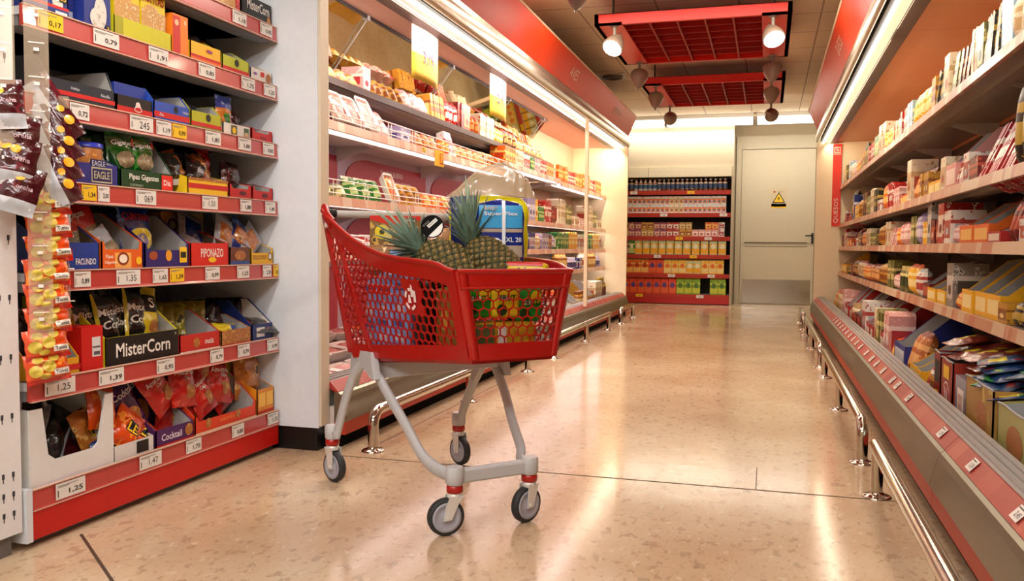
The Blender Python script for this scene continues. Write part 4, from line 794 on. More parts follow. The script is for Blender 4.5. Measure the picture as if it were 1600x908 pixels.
dtray('brown and blue nut tray on the third shelf', 2.67, 2.795, z, .066, .12, .30, ['#6c3420', '#34508c', NUTS], [('band', .0, .25, 1), ('disc', 0, .55, .035, .018, 2)])
dtray('yellow tray with brown lettering at right end of third shelf', 2.80, 2.952, z, .062, .10, .30, ['#e8b414', '#8c4c14', '#d8e0e4'], [('text', 'DELICIOSOS', -.12, .45, .016, 1, .09), ('disc', .35, .5, .014, .016, 1), ('disc', .35, .5, .009, .011, 2)], cut=.01)
for k, (y, ro) in enumerate(((2.72, .5), (2.79, .75), (2.85, 1.0), (2.77, .2))):
    pouch('blue and silver snack bag %s' % ['leaning leftmost over the brown nut tray', 'leaning in the middle over the nut tray', 'sticking out rightmost over yellow tray', 'standing behind the leaning blue ones'][k], (GX - .04 - .02 * (k == 3), y - .03, z + .06), .10, .14, .035, f_sil if k != 1 else f_blu, lean=-.3, roll=ro, zones=[(.2, .8, .25, .7, 1)], mats=[f_clr], seed=76 + k, group='blue and silver bags on the third shelf')

# -- fourth shelf
z = .961
dr = MB(); dr.lathe([(.052, 0), (.056, .005), (.056, .13), (.060, .133), (.060, .145)], 28, 0); dr.lathe([(.060, .145), (.061, .148), (.061, .156), (.05, .16), (.0, .16)], 28, 1)
for k in (0,): dr.text('EAGLE', faceL(0, .10, .0575), .02, 2, .06)
dr.v = [tuple(v) for v in dr.v]
o = dr.build('nut_tin', [mat('tin_blue', '#1c2468', .25), mat('tin_lid_blue', '#2430a0', .25), mat('tin_white', '#d8dce4', .4)], None, (GX - .10, 1.925, z)); tag(o, 'tall blue lidded nut tin behind hanging strip, fourth shelf', 'tin')
jb = MB(); jb.lathe([(.043, 0), (.046, .004), (.046, .10), (.044, .106)], 28, 0); jb.lathe([(.048, .106), (.048, .118), (.04, .121), (0, .121)], 28, 1); jb.box(.046, .0475, -.03, .03, .05, .072, 2); jb.text('EAGLE', faceL(0, .061, .0482), .015, 3, .05)
o = jb.build('nut_jar', [NUTS, mat('lid_blue', '#2838b0', .3), mat('label_navy', '#141c58', .4), mat('tin_white', '#d8dce4', .4)], None, (GX - .065, 2.045, z + .004)); tag(o, 'clear jar of nuts with blue lid standing in the blue tray', 'jar')
dtray('blue nut tray with pale framed name on the fourth shelf', 1.90, 2.125, z, .062, .10, .24, ['#28287c', '#b8b490', '#1c1c58'], [('quad', .02, .38, .15, .85, 1), ('quad', .035, .365, .22, .78, 2), ('text', 'EAGLE', .2, .5, .022, 1, .06)])
pouch('grey-blue bag leaning inside right end of the blue nut tray', (GX - .05, 2.10, z + .005), .045, .10, .03, f_sil, seed=80)
for k in range(2):
    pouch('green sunflower-seed bag, %s of the pair in the dark green tray' % ['left', 'right'][k], (GX - .03, 2.185 + .085 * k, z + .03), .115, .17, .05, f_grn, lean=-.06, roll=-.03 + .04 * k, discs=[(.5, .34, .33, .15, 1)], mats=[SEED, '#f0f0e8', '#d42418'], labels=[(.74, .94, .58, .72, 3)], texts=[('Gigantes', .40, .62, .020, 2, .072)], seed=81 + k, group='green seed bags in the dark green tray')
pouch('green seed bag tucked behind the pair of green ones', (GX - .10, 2.17, z + .04), .13, .165, .05, f_grn, lean=-.08, seed=84)
dtray('dark green seed tray with white name on the fourth shelf', 2.13, 2.37, z, .058, .16, .24, ['#083c14', '#f0f0e8', '#e02c1c', '#a8b8a0'], [('text', 'Pipas Gigantes', -.07, .62, .022, 1, .13), ('text', 'CONTENIDO', -.22, .22, .007, 3), ('quad', .26, .48, .02, .9, 2), ('text', 'Dia', .37, .5, .018, 1)], depth_cut=.3)
pouch('black nut bag next to the green tray on the fourth shelf', (GX - .04, 2.44, z + .0), .11, .14, .05, f_blk, lean=-.15, roll=-.1, zones=[(.1, .6, .2, .35, 1)], mats=[f_sil], seed=85)
for k, (y, xx, zz, ro) in enumerate(((2.48, .05, .05, -.3), (2.54, .03, .04, .3), (2.60, .04, .05, -.2), (2.57, .07, .08, .5))):
    pouch('dark nut bag %s above the yellow tray with the red stripe' % ['leftmost', 'second along', 'rightmost', 'topmost'][k], (GX - xx, y, z + zz - .01), .10, .12, .045, f_mix if k % 2 else f_clr, lean=-.3, roll=ro, zones=[(.3, .7, .4, .6, 1)], mats=[f_sil], seed=86 + k, group='dark nut bags above the striped yellow tray')
dtray('yellow nut tray with red stripe on the fourth shelf', 2.44, 2.665, z, .058, .08, .26, ['#ecc01c', '#c8201c', NUTS], [('band', .4, .68, 1), ('band', .86, 1, 2)], group=None)
pouch('dark red bag standing tall behind the red trays, fourth shelf', (GX - .11, 2.68, z + .03), .10, .15, .05, f_red, lean=-.05, zones=[(.1, .9, .1, .45, 1)], mats=[f_sil], seed=90)
pouch('dark maroon bag at right above the red trays, fourth shelf', (GX - .06, 2.78, z + .03), .11, .11, .05, f_wine, lean=-.1, roll=.1, seed=91)
pouch('small olive snack bag lying in the left red tray, fourth shelf', (GX - .03, 2.72, z + .01), .09, .06, .04, f_olv, lean=-.5, roll=.3, seed=92)
for k in range(2): dtray('red plastic-looking low tray, %s of two at right end of fourth shelf' % ['left', 'right'][k], 2.668 + .145 * k, 2.81 + .143 * k, z, .052, .07, .24, ['#c41812', '#5c100c'], [('disc', .1, .42, .022, .008, 1)], cut=.02)

# -- fifth shelf
z = 1.181
dtray('dark navy tray with red stripe at left of fifth shelf', 1.86, 2.115, z, .058, .115, .22, ['#1c2634', '#c8201c', '#c8ccd4'], [('band', .3, .5, 1), ('text', 'Heltiza', -.1, .7, .008, 2), ('text', 'Nocilla', .35, .66, .009, 2)], depth_cut=.12, flap=.0)
cbox('dark box inside the navy tray on the fifth shelf', 1.93, 2.05, z + .01, .05, .15, ['#14181c'], x=GX - .04, group=None)
dtray('black tray with red base and cup-shaped emblem, fifth shelf', 2.12, 2.275, z, .055, .07, .22, [BLACK, '#c41c18', '#e8d8d0'], [('band', 0, .42, 1), ('disc', .08, .62, .010, .009, 2), ('quad', .0, .16, .5, .56, 2), ('disc', .08, .38, .017, .009, 2), ('disc', .08, .38, .014, .006, 1)])
cbox('blue upright flap box behind the black emblem tray', 2.14, 2.28, z, .095, .02, ['#1c3c9c'], x=GX - .045, group=None)
dtray('blue tray with red stripe and dark disc, fifth shelf', 2.28, 2.455, z, .062, .10, .24, ['#2c50b4', '#c8201c', '#14141c', '#c8ccdc'], [('band', .22, .5, 1), ('disc', .1, .75, .011, .011, 2), ('text', 'Dia', -.3, .36, .010, 3), ('text', 'Heltiza', .38, .7, .008, 3)], depth_cut=.14)
pouch('black foil bag in the blue tray of the fifth shelf', (GX - .09, 2.33, z + .03), .14, .09, .05, f_blk, lean=-.2, zones=[(.5, .9, .2, .5, 1)], mats=[f_grn], seed=95)
dtray('lime green tray with red stripe, fifth shelf', 2.46, 2.63, z, .06, .095, .24, ['#b0b41c', '#c8201c', '#1c1c14', '#6c8c1c'], [('band', .0, .2, 3), ('band', .2, .42, 1), ('disc', .05, .74, .013, .013, 2)], depth_cut=.14)
cbox('dark blue packet in the lime tray of the fifth shelf', 2.50, 2.60, z + .01, .085, .12, ['#1c2838', '#3c6c84'], [('band', .6, .8, 1)], x=GX - .10, group=None)
pouch('tall green and white snack bag at right of the lime tray', (GX - .025, 2.68, z + .015), .095, .125, .035, f_blu, zones=[(0, 1, .1, .65, 1), (.3, .7, .25, .5, 2)], mats=[f_clr, f_grn], seed=97)
dtray('low white tray with two pictures, fifth shelf', 2.635, 2.805, z, .045, .06, .24, ['#e0ddd4', '#5c5c3c', TAGY, '#3c5c3c', '#c8a878'], [('quad', -.22, .0, .05, .9, 1), ('disc', -.11, .5, .011, .012, 2), ('quad', .25, .43, .1, .85, 3), ('quad', .27, .41, .2, .5, 4)])
dtray('small red tray with notched front, right end of fifth shelf', 2.81, 2.952, z, .048, .062, .22, ['#c41812', '#8c100c'], [('disc', .05, .35, .02, .005, 1)], cut=.022)
pouch('dark red bag corner behind the white picture tray', (GX - .08, 2.80, z + .03), .06, .08, .03, f_wine, roll=.4, seed=98)

# -- sixth shelf
z = 1.401
dtray('blue popcorn tray with white mound and x3 mark, left end of sixth shelf', 1.785, 1.945, z, .10, .16, .28, ['#1c3484', '#c8201c', POPW, '#e4e4e8', BLACK, TAGY], [('text', 'CORN', -.1, .72, .036, 3, .075), ('disc', .26, .4, .018, .03, 2), ('band', .22, .30, 1), ('band', .12, .22, 0), ('quad', .3, .46, .42, .64, 4), ('text', 'x3', .38, .53, .014, 5), ('quad', .2, .46, .02, .16, 3)], depth_cut=.2)
cbox('blue popcorn box standing alone on the sixth shelf', 2.00, 2.105, z, .17, .16, ['#1c2e80', '#e4e4e8', POPW, BLACK, TAGY], [('text', 'POP', .05, .88, .026, 1, .06), ('text', 'CORN', .0, .68, .030, 1, .085), ('disc', .1, .30, .024, .045, 2), ('disc', .0, .2, .03, .03, 2), ('quad', .3, .46, .02, .13, 3), ('text', '3', .38, .075, .012, 4)], group='popcorn boxes on the sixth shelf')
cbox('dark blue box behind and left of the popcorn box', 1.95, 1.998, z, .15, .14, ['#18246c', '#8c94a8'], [('quad', -.4, .4, .05, .25, 1)], x=GX - .05, group=None)
for k in range(2):
    cbox('yellow popcorn box, %s of two on the sixth shelf' % ['left', 'right'][k], 2.125 + .115 * k, 2.235 + .118 * k, z + .006, .185, .10, ['#ddc41a', '#b01c14', POPC, '#a09418'], [('text', 'POPITAS', .0, .80, .030, 1, .095), ('quad', -.5, .5, .15, .60, 2), ('disc', -.1, .62, .03, .012, 2)], x=GX - .028, group='yellow popcorn boxes on the sixth shelf')
dtray('lime yellow tray holding the two yellow popcorn boxes', 2.115, 2.37, z, .062, .08, .14, ['#c8c41c', '#a4a014'], [('quad', -.5, -.36, 0, 1, 1)], depth_cut=.5, group=None)
cbox('narrow orange box standing beside the lime yellow tray', 2.375, 2.455, z, .135, .11, ['#e8801c', '#c8281c', '#f4c08c'], [('quad', -.5, -.02, .0, .95, 1), ('disc', -.25, .8, .010, .01, 2), ('disc', .3, .85, .006, .008, 2)], group=None)
dtray('yellow tray with red stripe and small oval emblem, sixth shelf', 2.46, 2.63, z, .068, .10, .24, ['#ecb81c', '#c8201c', '#e8701c', '#8c4c84'], [('band', 0, .26, 2), ('band', .26, .4, 1), ('disc', .1, .72, .018, .006, 1), ('disc', .1, .72, .014, .004, 3)], depth_cut=.35, side=1 * 0)
for k, (y, ro) in enumerate(((2.62, -.2), (2.67, .2), (2.72, .5))):
    pouch('dark shiny snack bag, %s above the lime tray on sixth shelf' % ['left one', 'middle one', 'right one'][k], (GX - .07 - .01 * k, y, z + .045), .10, .10, .045, f_mix, lean=-.4, roll=ro, seed=100 + k, group='dark bags in the lime tray')
dtray('lime tray with red stripe and black disc, sixth shelf', 2.635, 2.80, z, .06, .10, .24, ['#b8c02c', '#c8201c', '#1c1c14', '#e4e0d4'], [('band', .1, .38, 1), ('disc', .02, .72, .013, .013, 2)], depth_cut=.3)
dtray('white and red tray with biscuit picture at right end of sixth shelf', 2.805, 2.952, z, .05, .08, .24, ['#ddd8d0', '#c8281c', '#a0642c', '#8c5c9c'], [('band', .06, .16, 1), ('disc', .32, .5, .018, .018, 2), ('quad', -.05, .12, .5, .85, 1), ('disc', -.3, .6, .013, .005, 3)], depth_cut=.25)

# -- top shelf
z = 1.623
for k, (a, b_, c, l) in enumerate(((2.30, 2.42, '#6c2c20', 'dark red box leftmost in view on the top snack shelf'), (2.43, 2.54, '#7c8c9c', 'grey-blue box on the top snack shelf'), (2.545, 2.60, '#3c2418', 'brown box on the top snack shelf'))):
    cbox(l, a, b_, z, .12, .16, [c, '#d8d0c0'], [('quad', -.3, .3, .4, .7, 1)], group=None)
cbox('cream box with popcorn picture on the top snack shelf', 2.605, 2.72, z, .13, .16, ['#cfa67c', POPC, '#8c2018'], [('band', 0, .35, 1), ('quad', -.3, .3, .45, .5, 2)], group=None)
cbox('narrow red speckled box beside the black tray on the top shelf', 2.722, 2.748, z, .125, .14, [f_red], group=None)
t7 = dtray('black tray with white lettering and raised lid flap at right end of top shelf', 2.75, 2.95, z, .082, .10, .26, [BLACK, '#e8e4dc', NUTS], [('text', 'MisterCorn', .05, .66, .036, 1, .145), ('disc', .4, .25, .013, .016, 2)], inner=BLACK, depth_cut=.9)

# -- strips of hanging bags in front of the near end of the shelving
CLS = mat('clip_strip_plastic', '#d8c4ac', .2, alpha=.2)
def strip_(label, y, x, z0, z1, w, rz):
    b = MB(); b.prism([(-w / 2, -.0006), (w / 2, -.0006), (w / 2, .0006), (-w / 2, .0006)], 0, z1 - z0, 0, 'z')
    zz = .05
    while zz < z1 - z0 - .02: b.box(-.006, .006, -.006, .0, zz, zz + .008, 1); b.box(-.018, .018, -.0014, -.0008, zz + .02, zz + .023, 1); zz += .085
    b.box(-.012, .012, -.004, .004, z1 - z0, z1 - z0 + .03, 0)
    o = b.build('hanging_strip', [CLS, mat('clip_white', '#e0dcd4', .4)]); o.matrix_world = Matrix.Translation((x, y, z0)) @ Matrix.Rotation(rz, 4, 'Z'); tag(o, label, 'hanging strip')
strip_('wide clear plastic hanging strip at top left in front of the snack shelving', 1.77, -1.775, .55, 1.75, .055, .8)
strip_('narrow clear plastic hanging strip reaching down before the third shelf', 1.845, -1.765, .575, 1.15, .016, .8)
strip_('clear plastic hanging strip cut by the left picture edge', 1.66, -1.765, .95, 1.75, .05, .8)
for k in range(4):
    pouch('burgundy and silver crisp bag %s of the strip seen edge-on' % ['at the top', 'second from top', 'third from top', 'lowest'][k], (-1.735 + .006 * k, 1.838 - .012 * k, 1.065 - .056 * k), .085, .19, .04, f_sil, rz=.55, lean=-.10, roll=-.55 + .05 * k, zones=[(.0, .14, .0, 1, 1), (.60, 1, .0, 1, 1), (0, 1, .94, 1, 1)], discs=[(.80, .24, .13, .07, 2), (.76, .42, .10, .05, 2)], mats=[f_wine, '#e0a424'], seed=110 + k, back=1, group='burgundy crisp bags hanging on the clear strip')
for k, (y, zz, ro) in enumerate(((1.715, 1.02, .1), (1.70, .965, .2), (1.69, 1.10, -.1), (1.70, .90, .3))):
    pouch('burgundy crisp bag facing out at left picture edge, %s' % ['second from top', 'third from top', 'topmost', 'lowest'][k], (-1.74, y - .045, zz - .03), .095, .12, .04, f_wine, rz=.75, lean=-.12, roll=ro, zones=[(0, 1, 0, .30, 1)], discs=[(.2, .8, .14, .10, 2), (.45, .75, .12, .09, 2)], mats=[f_sil, '#e0a424', '#b09098', '#48101a'], texts=[('oreha', .62, .55, .012, 3)], seed=120 + k, group='burgundy crisp bags at the left edge')
for k in range(8):
    zz = .905 - .0615 * k; pouch('orange ball-snack bag with white name label, %s of the hanging column' % (ORD[k] if k else 'top'), (-1.75 - .0 * k, 1.79 + .004 * (k % 3) - .002 * k, zz - .035), .105, .078, .05, f_or, rz=.95, lean=-.16, roll=-.12 - .02 * (k % 3), zones=[(0, 1, .0, .13, 1)],
          discs=[(.22, .42, .15, .2, 2), (.52, .52, .15, .2, 2), (.30, .78, .12, .14, 2), (.66, .8, .12, .14, 2), (.40, .22, .12, .10, 2)], mats=[f_red, CHIP, '#e8e0d4', INK], labels=[(.60, .96, .20, .40, 3)], texts=[('Tumiz', .78, .30, .009, 4, .03)], seed=130 + k, group='orange ball-snack bags hanging in a column')
for k in range(2): pouch('small silver and blue bag hanging %s behind the orange column' % ['higher', 'lower'][k], (-1.79, 1.865, .92 - .10 * k), .06, .10, .03, f_sil, rz=1.2, zones=[(0, 1, .55, .95, 1)], mats=[f_blu], seed=140 + k, group='silver and blue bags behind the orange column')
# ------------------------------------------------------------ goods in the right-hand chillers (y runs away from the camera)
R1 = random.Random(11)
RT = 'right chiller top shelf'; R3 = 'right chiller third shelf'; R2 = 'right chiller second shelf'; R1_ = 'right chiller lowest shelf'; RD = 'right chiller deck'
fill('R', 'rt', 1.485, 1.30, 2.76, 10.1, [
    ('sachet', 'pink', 3, .09, .07, .15), ('sachet', 'cream', 3, .09, .07, .17), ('box', 'sky', 1, .16, .12, .20), ('slim', 'black', 5, .045, .12, .20, .06), ('box', 'olive', 1, .10, .12, .19), ('slim', 'cream', 2, .04, .12, .20), ('slim', 'brown', 5, .045, .12, .18, .1),
    ('slim', 'olive', 4, .045, .12, .19, .1), ('box', 'cream', 1, .12, .14, .21), ('slim', 'black', 4, .05, .11, .19, .1), ('slim', 'gold', 2, .05, .12, .17), ('sachet', 'yellow', 7, .085, .08, .20, .1), ('box', 'sky', 2, .085, .12, .17), ('box', 'red', 3, .085, .12, .16),
    ('slim', 'cream', 4, .05, .14, .14), ('box', 'orange', 2, .08, .12, .13), ('sachet', 'yellow', 4, .09, .08, .15), ('box', 'cream', 2, .16, .14, .22), ('box', 'green', 1, .25, .12, .17), ('slim', 'red', 7, .06, .12, .15), ('box', 'black', 2, .12, .12, .19), ('box', 'gold', 4, .10, .14, .14), ('sachet', 'orange', 4, .09, .07, .14)], R1, hmax=.3, cycle=True)
fill('R', 'r3', 1.07, 1.30, 2.95, 10.1, [
    ('box', 'blue', 1, .13, .14, .24), ('sachet', 'black', 2, .09, .06, .30, .05), ('slim', 'red', 13, .026, .13, .235, .42, .012), ('slim', 'wine', 3, .05, .12, .10), ('box', 'white', 1, .10, .14, .13), ('slim', 'red', 4, .035, .12, .12, .2),
    ('display', 'pink', 1, .22, .22, .27), ('box', 'cream', 1, .12, .14, .16), ('display', 'yellow', 2, .16, .20, .16), ('box', 'gold', 3, .07, .14, .13), ('sachet', 'ham', 3, .09, .07, .19, .3), ('box', 'cream', 1, .14, .14, .24), ('display', 'orange', 2, .15, .20, .13),
    ('slim', 'pink', 6, .05, .14, .12), ('slim', 'red', 5, .04, .14, .17), ('sachet', 'orange', 4, .06, .06, .19), ('box', 'white', 2, .14, .14, .09), ('slim', 'black', 5, .05, .14, .18), ('slim', 'cream', 4, .06, .14, .20), ('box', 'olive', 4, .06, .12, .16),
    ('box', 'brown', 4, .07, .13, .2), ('sachet', 'gold', 4, .09, .07, .17), ('box', 'yellow', 4, .09, .12, .13)], R1, hmax=.34)
fill('R', 'r2', .825, 1.30, 2.98, 10.1, [
    ('box', 'white', 1, .16, .14, .075), ('sachet', 'wine', 3, .07, .07, .19, .3), ('display', 'red', 1, .18, .22, .10), ('display', 'orange', 2, .24, .22, .175), ('sachet', 'pink', 5, .03, .08, .10, .2), ('box', 'white', 1, .16, .14, .15), ('box', 'red', 1, .14, .16, .19), ('box', 'wine', 2, .10, .14, .12),
    ('box', 'grey', 1, .10, .10, .21), ('slim', 'yellow', 3, .05, .12, .12), ('sachet', 'lilac', 2, .09, .06, .17), ('slim', 'olive', 3, .06, .12, .16), ('sachet', 'pink', 7, .05, .07, .14), ('sachet', 'orange', 2, .07, .06, .12), ('slim', 'pink', 8, .04, .12, .12, .2),
    ('box', 'cream', 2, .08, .14, .16), ('sachet', 'gold', 4, .10, .07, .15), ('slim', 'black', 3, .05, .12, .12), ('box', 'olive', 4, .08, .12, .10), ('box', 'cream', 3, .09, .12, .14), ('sachet', 'ham', 4, .10, .06, .13), ('slim', 'brown', 4, .07, .12, .12)], R1, hmax=.225)
fill('R', 'r1', .55, 1.30, 2.86, 10.1, [
    ('sachet', 'black', 4, .09, .08, .10, .3), ('box', 'gold', 1, .12, .14, .07), ('display', 'yellow', 3, .19, .22, .215), ('sachet', 'orange', 4, .05, .09, .09, .35), ('box', 'grey', 1, .14, .14, .19), ('display', 'yellow', 2, .21, .20, .15), ('display', 'wine', 1, .18, .22, .19),
    ('sachet', 'white', 2, .09, .06, .15), ('sachet', 'yellow', 3, .10, .07, .17), ('jar', 'olive', 4, .085, .085, .15), ('sachet', 'pink', 2, .12, .07, .10), ('slim', 'olive', 4, .06, .12, .18), ('sachet', 'gold', 4, .11, .09, .15), ('sachet', 'ham', 5, .12, .10, .14),
    ('sachet', 'orange', 4, .12, .08, .13), ('sachet', 'cream', 4, .12, .09, .15), ('sachet', 'brown', 3, .12, .09, .15), ('slim', 'wine', 4, .06, .12, .13)], R1, hmax=.235)
write_labels('rt', RT, ('near end', 'just before')); write_labels('r3', R3, ('near end', 'just before')); write_labels('r2', R2, ('near end', 'just before')); write_labels('r1', R1_, ('near end', 'just before'))
# second row of packs behind, seen over and between the front ones
for key, z, w_, spec, hm in (('rt_b', 1.485, 'right chiller top shelf, rear', [('box', 'cream', 5, .11, .12, .15), ('box', 'olive', 4, .10, .12, .17), ('box', 'white', 5, .11, .12, .14), ('box', 'gold', 5, .10, .12, .16)], .2),
                           ('r3_b', 1.07, 'right chiller third shelf, rear', [('box', 'wine', 5, .12, .12, .18), ('box', 'brown', 5, .11, .12, .20), ('box', 'cream', 5, .11, .12, .17), ('box', 'red', 4, .12, .12, .21)], .25),
                           ('r2_b', .825, 'right chiller second shelf, rear', [('box', 'brown', 5, .12, .12, .15), ('box', 'gold', 5, .12, .12, .14), ('box', 'pink', 5, .11, .12, .15)], .2)):
    fill('R', key, z, 1.545, 3.2, 10.0, spec, R1, hmax=hm); write_labels(key, w_, ('near end', 'just before'))
# deck of the right chiller: big open cartons near the camera, then upright trays
def opencarton(label, y0, y1, d0, d, h, outer, deco, z=.183, torn=.0, ang=0.):
    w = y1 - y0; t = .005; b = MB()
    b.box(-w / 2, w / 2, 0, t, 0, h, 0); b.box(-w / 2, w / 2, d - t, d, 0, h + .05, 1)
    for s in (-1, 1): b.prism([(0, 0), (d, 0), (d, h + .05), (d * .5, h + torn), (0, h)], min(s * w / 2, s * (w / 2 - t)), max(s * w / 2, s * (w / 2 - t)), 0, 'x')
    b.box(-w / 2 + t, w / 2 - t, t, t * 1.3, .01, h - .004, 1)
    for s in (-1, 1): b.prism([(t, .01), (d - t, .01), (d - t, h + .04), (d * .5, h + torn - .006), (t, h - .006)], s * (w / 2 - t * 1.15), s * (w / 2 - t * 1.1), 1, 'x')
    b.box(-w / 2 + t, w / 2 - t, t, d - t, 0, .006, 1); b.tube([(-w / 2, 0, h), (-w * .2, -.003, h + .006), (w * .15, .002, h - .003), (w / 2, 0, h + .002)], .0035, 6, 1)
    k = 0
    for D in deco:
        k += 1; yy = -.0006 - .0004 * k
        if D[0] == 'band': q(b, -w / 2, w / 2, D[1] * h, D[2] * h, D[3], yy)
        elif D[0] == 'quad': q(b, D[1] * w, D[2] * w, D[3] * h, D[4] * h, D[5], yy)
        elif D[0] == 'disc': b.disc(front(D[1] * w, D[2] * h, yy), D[3], D[4], 20, D[5])
        elif D[0] == 'text': b.text(D[1], front(D[2] * w, D[3] * h, yy), D[4], D[5], D[6] if len(D) > 6 else None, None, .02)
    o = b.build('open_carton', [paint(outer) if isinstance(outer, str) else outer, mat('carton_inside', '#a6a6a8', .8), TAGY, REDP, INK, TOPL, printed('carton_food', ['#a86c3c', '#d8b878', '#6c4424'], 14, .5, False)])
    o.matrix_world = Matrix.Translation((AX + d0, (y0 + y1) / 2, z)) @ Matrix.Rotation(-PI / 2 + ang, 4, 'Z'); return tag(o, label, 'box', 'open cartons on the deck of the right chiller')
FO = printed('carton_bakery', ['#a8803c', '#c8b464', '#8c3c1c', '#b87c34'], 7, .5, False)
opencarton('brown carton with food picture at lower right edge of picture', 2.14, 2.46, 1.20, .30, .155, '#a0603c', [('disc', .0, .45, .09, .05, 6), ('band', .0, .10, 3)])
opencarton('green and beige open carton with a torn rim, second from the lower right corner', 2.50, 2.80, 1.205, .34, .175, '#a8a464', [('disc', .1, .5, .08, .05, 6), ('band', .0, .12, 3)], torn=.02)
opencarton('orange-brown open carton with torn pale rim, holding bright snack bags', 2.84, 3.20, 1.20, .34, .20, FO, [('disc', .1, .5, .07, .05, 6), ('quad', -.45, .45, .0, .10, 3)])
for k in range(13):
    pouch('thin bag with blue, green and yellow print in the torn carton, %s of the pile' % (ORD[k]), (AX + 1.215 + .045 * (k % 3), 2.90 + .052 * ((k * 2) % 5), .362 + .0065 * k), .15, .15, .022, printed('film_party', ['#1c3c6c', '#2c8c3c', '#e0b41c', '#8c1c1c'], 16, .4, False, bump=.25, coat=.1), rz=-PI / 2 + .25 * ((k * 3) % 5 - 2), lean=-1.38, roll=.05 * (k % 3 - 1), seed=200 + k, group='bright thin bags piled in the torn carton', zones=[(.6, .9, .2, .55, 1)] if k % 4 == 0 else [], mats=[f_yel])
pc = MB(); pc.box(-.09, .09, 0, .16, 0, .17, 0); q(pc, -.05, .05, .03, .13, 1, -.001); q(pc, -.035, .03, .05, .11, 2, -.002)
o = pc.build('clear_box', [mat('clear_lilac_plastic', '#a8a4b4', .15, alpha=.75), TOPL, printed('label_mix', ['#c8a08c', '#e4d8cc', '#8c5c4c'], 40, .5, False)]); o.matrix_world = Matrix.Translation((AX + 1.21, 3.33, .183)) @ Matrix.Rotation(-PI / 2, 4, 'Z'); tag(o, 'see-through lilac plastic box with pale label on the right chiller deck', 'box')
opencarton('rust red carton with large letter N on the right chiller deck', 3.45, 3.66, 1.205, .24, .205, '#9c2c14', [('disc', 0, .36, .065, .05, 5), ('disc', 0, .36, .058, .044, 3), ('text', 'N', 0, .36, .06, 5), ('quad', -.25, .25, .66, .9, 2), ('quad', -.3, .3, .01, .1, 2)])
opencarton('narrow dark red carton left of the letter N one', 3.68, 3.80, 1.205, .24, .215, '#8c1810', [('quad', -.3, .3, .1, .3, 2), ('quad', -.35, .35, .45, .85, 4)])
for k in range(12):
    pouch('red-brown pack with yellow label, %s heap above the rust red carton' % ('near half of the' if k % 5 < 3 else 'far half of the'), (AX + 1.225 + .06 * (k % 3), 3.24 + .11 * (k % 5), .405 + .020 * (k // 4)), .15, .17, .03, printed('film_sausage', ['#6c2014', '#a84c34', '#3c100c', '#8c2c1c'], 26, .3, False, bump=.3, coat=.2), rz=-PI / 2, lean=-1.36, roll=.05 * (k % 3 - 1), seed=220 + k, group='red-brown packs on the %s heap' % ('near' if k % 5 < 3 else 'far'), zones=[(.15, .6, .3, .65, 1)], mats=[f_yel])
opencarton('plain brown carton underneath the red-brown packs', 3.22, 3.66, 1.46, .22, .19, '#6c4424', [])
fill('R', 'rd', .183, 1.19, 3.83, 10.0, [
    ('display', 'gold', 1, .14, .22, .22), ('sachet', 'white', 2, .08, .08, .17, .4), ('display', 'yellow', 2, .17, .24, .19), ('sachet', 'ham', 2, .09, .08, .24, .3), ('display', 'blue', 1, .34, .30, .31), ('sachet', 'orange', 2, .10, .08, .15, .3), ('slim', 'pink', 3, .07, .14, .26), ('display', 'red', 1, .16, .26, .29), ('slim', 'olive', 3, .06, .12, .25),
    ('box', 'cream', 2, .10, .18, .24), ('display', 'red', 3, .15, .24, .28), ('box', 'white', 2, .12, .18, .25), ('display', 'wine', 3, .17, .26, .30), ('jar', 'cream', 3, .10, .10, .18), ('display', 'red', 3, .20, .26, .33), ('box', 'pink', 3, .10, .16, .25), ('sachet', 'cream', 4, .10, .08, .22)], R1, hmax=.335)
write_labels('rd', RD, ('near end', 'just before'))
fill('R', 'rd_b', .183, 1.525, 3.9, 9.9, [('box', 'wine', 4, .16, .14, .24), ('box', 'cream', 4, .14, .14, .2), ('box', 'brown', 4, .16, .14, .22)], R1); write_labels('rd_b', 'deck back row, right chiller', ('near end', 'just before'))

# ------------------------------------------------------------ goods in the left-hand chillers
R2g = random.Random(23)
LT = 'dark top shelf, meat chiller'
fill('L', 'lt', 1.576, 1.41, 3.06, 7.8, [
    ('sachet', 'ham', 3, .12, .09, .12, .3), ('box', 'white', 1, .14, .14, .12), ('sachet', 'ham', 4, .11, .08, .10, .4), ('box', 'pink', 1, .09, .12, .13), ('sachet', 'gold', 5, .09, .08, .12, .3), ('sachet', 'pink', 3, .12, .08, .14, .3),
    ('slim', 'gold', 5, .045, .12, .16, .1), ('sachet', 'red', 3, .07, .08, .16), ('slim', 'wine', 2, .05, .12, .18), ('box', 'orange', 1, .14, .12, .18), ('sachet', 'orange', 2, .09, .07, .13), ('slim', 'cream', 4, .08, .12, .17), ('sachet', 'yellow', 3, .09, .08, .13),
    ('sachet', 'brown', 3, .12, .09, .14), ('sachet', 'ham', 5, .13, .09, .15, .3)], R2g, hmax=.2)
write_labels('lt', LT, ('near end', 'just before'))
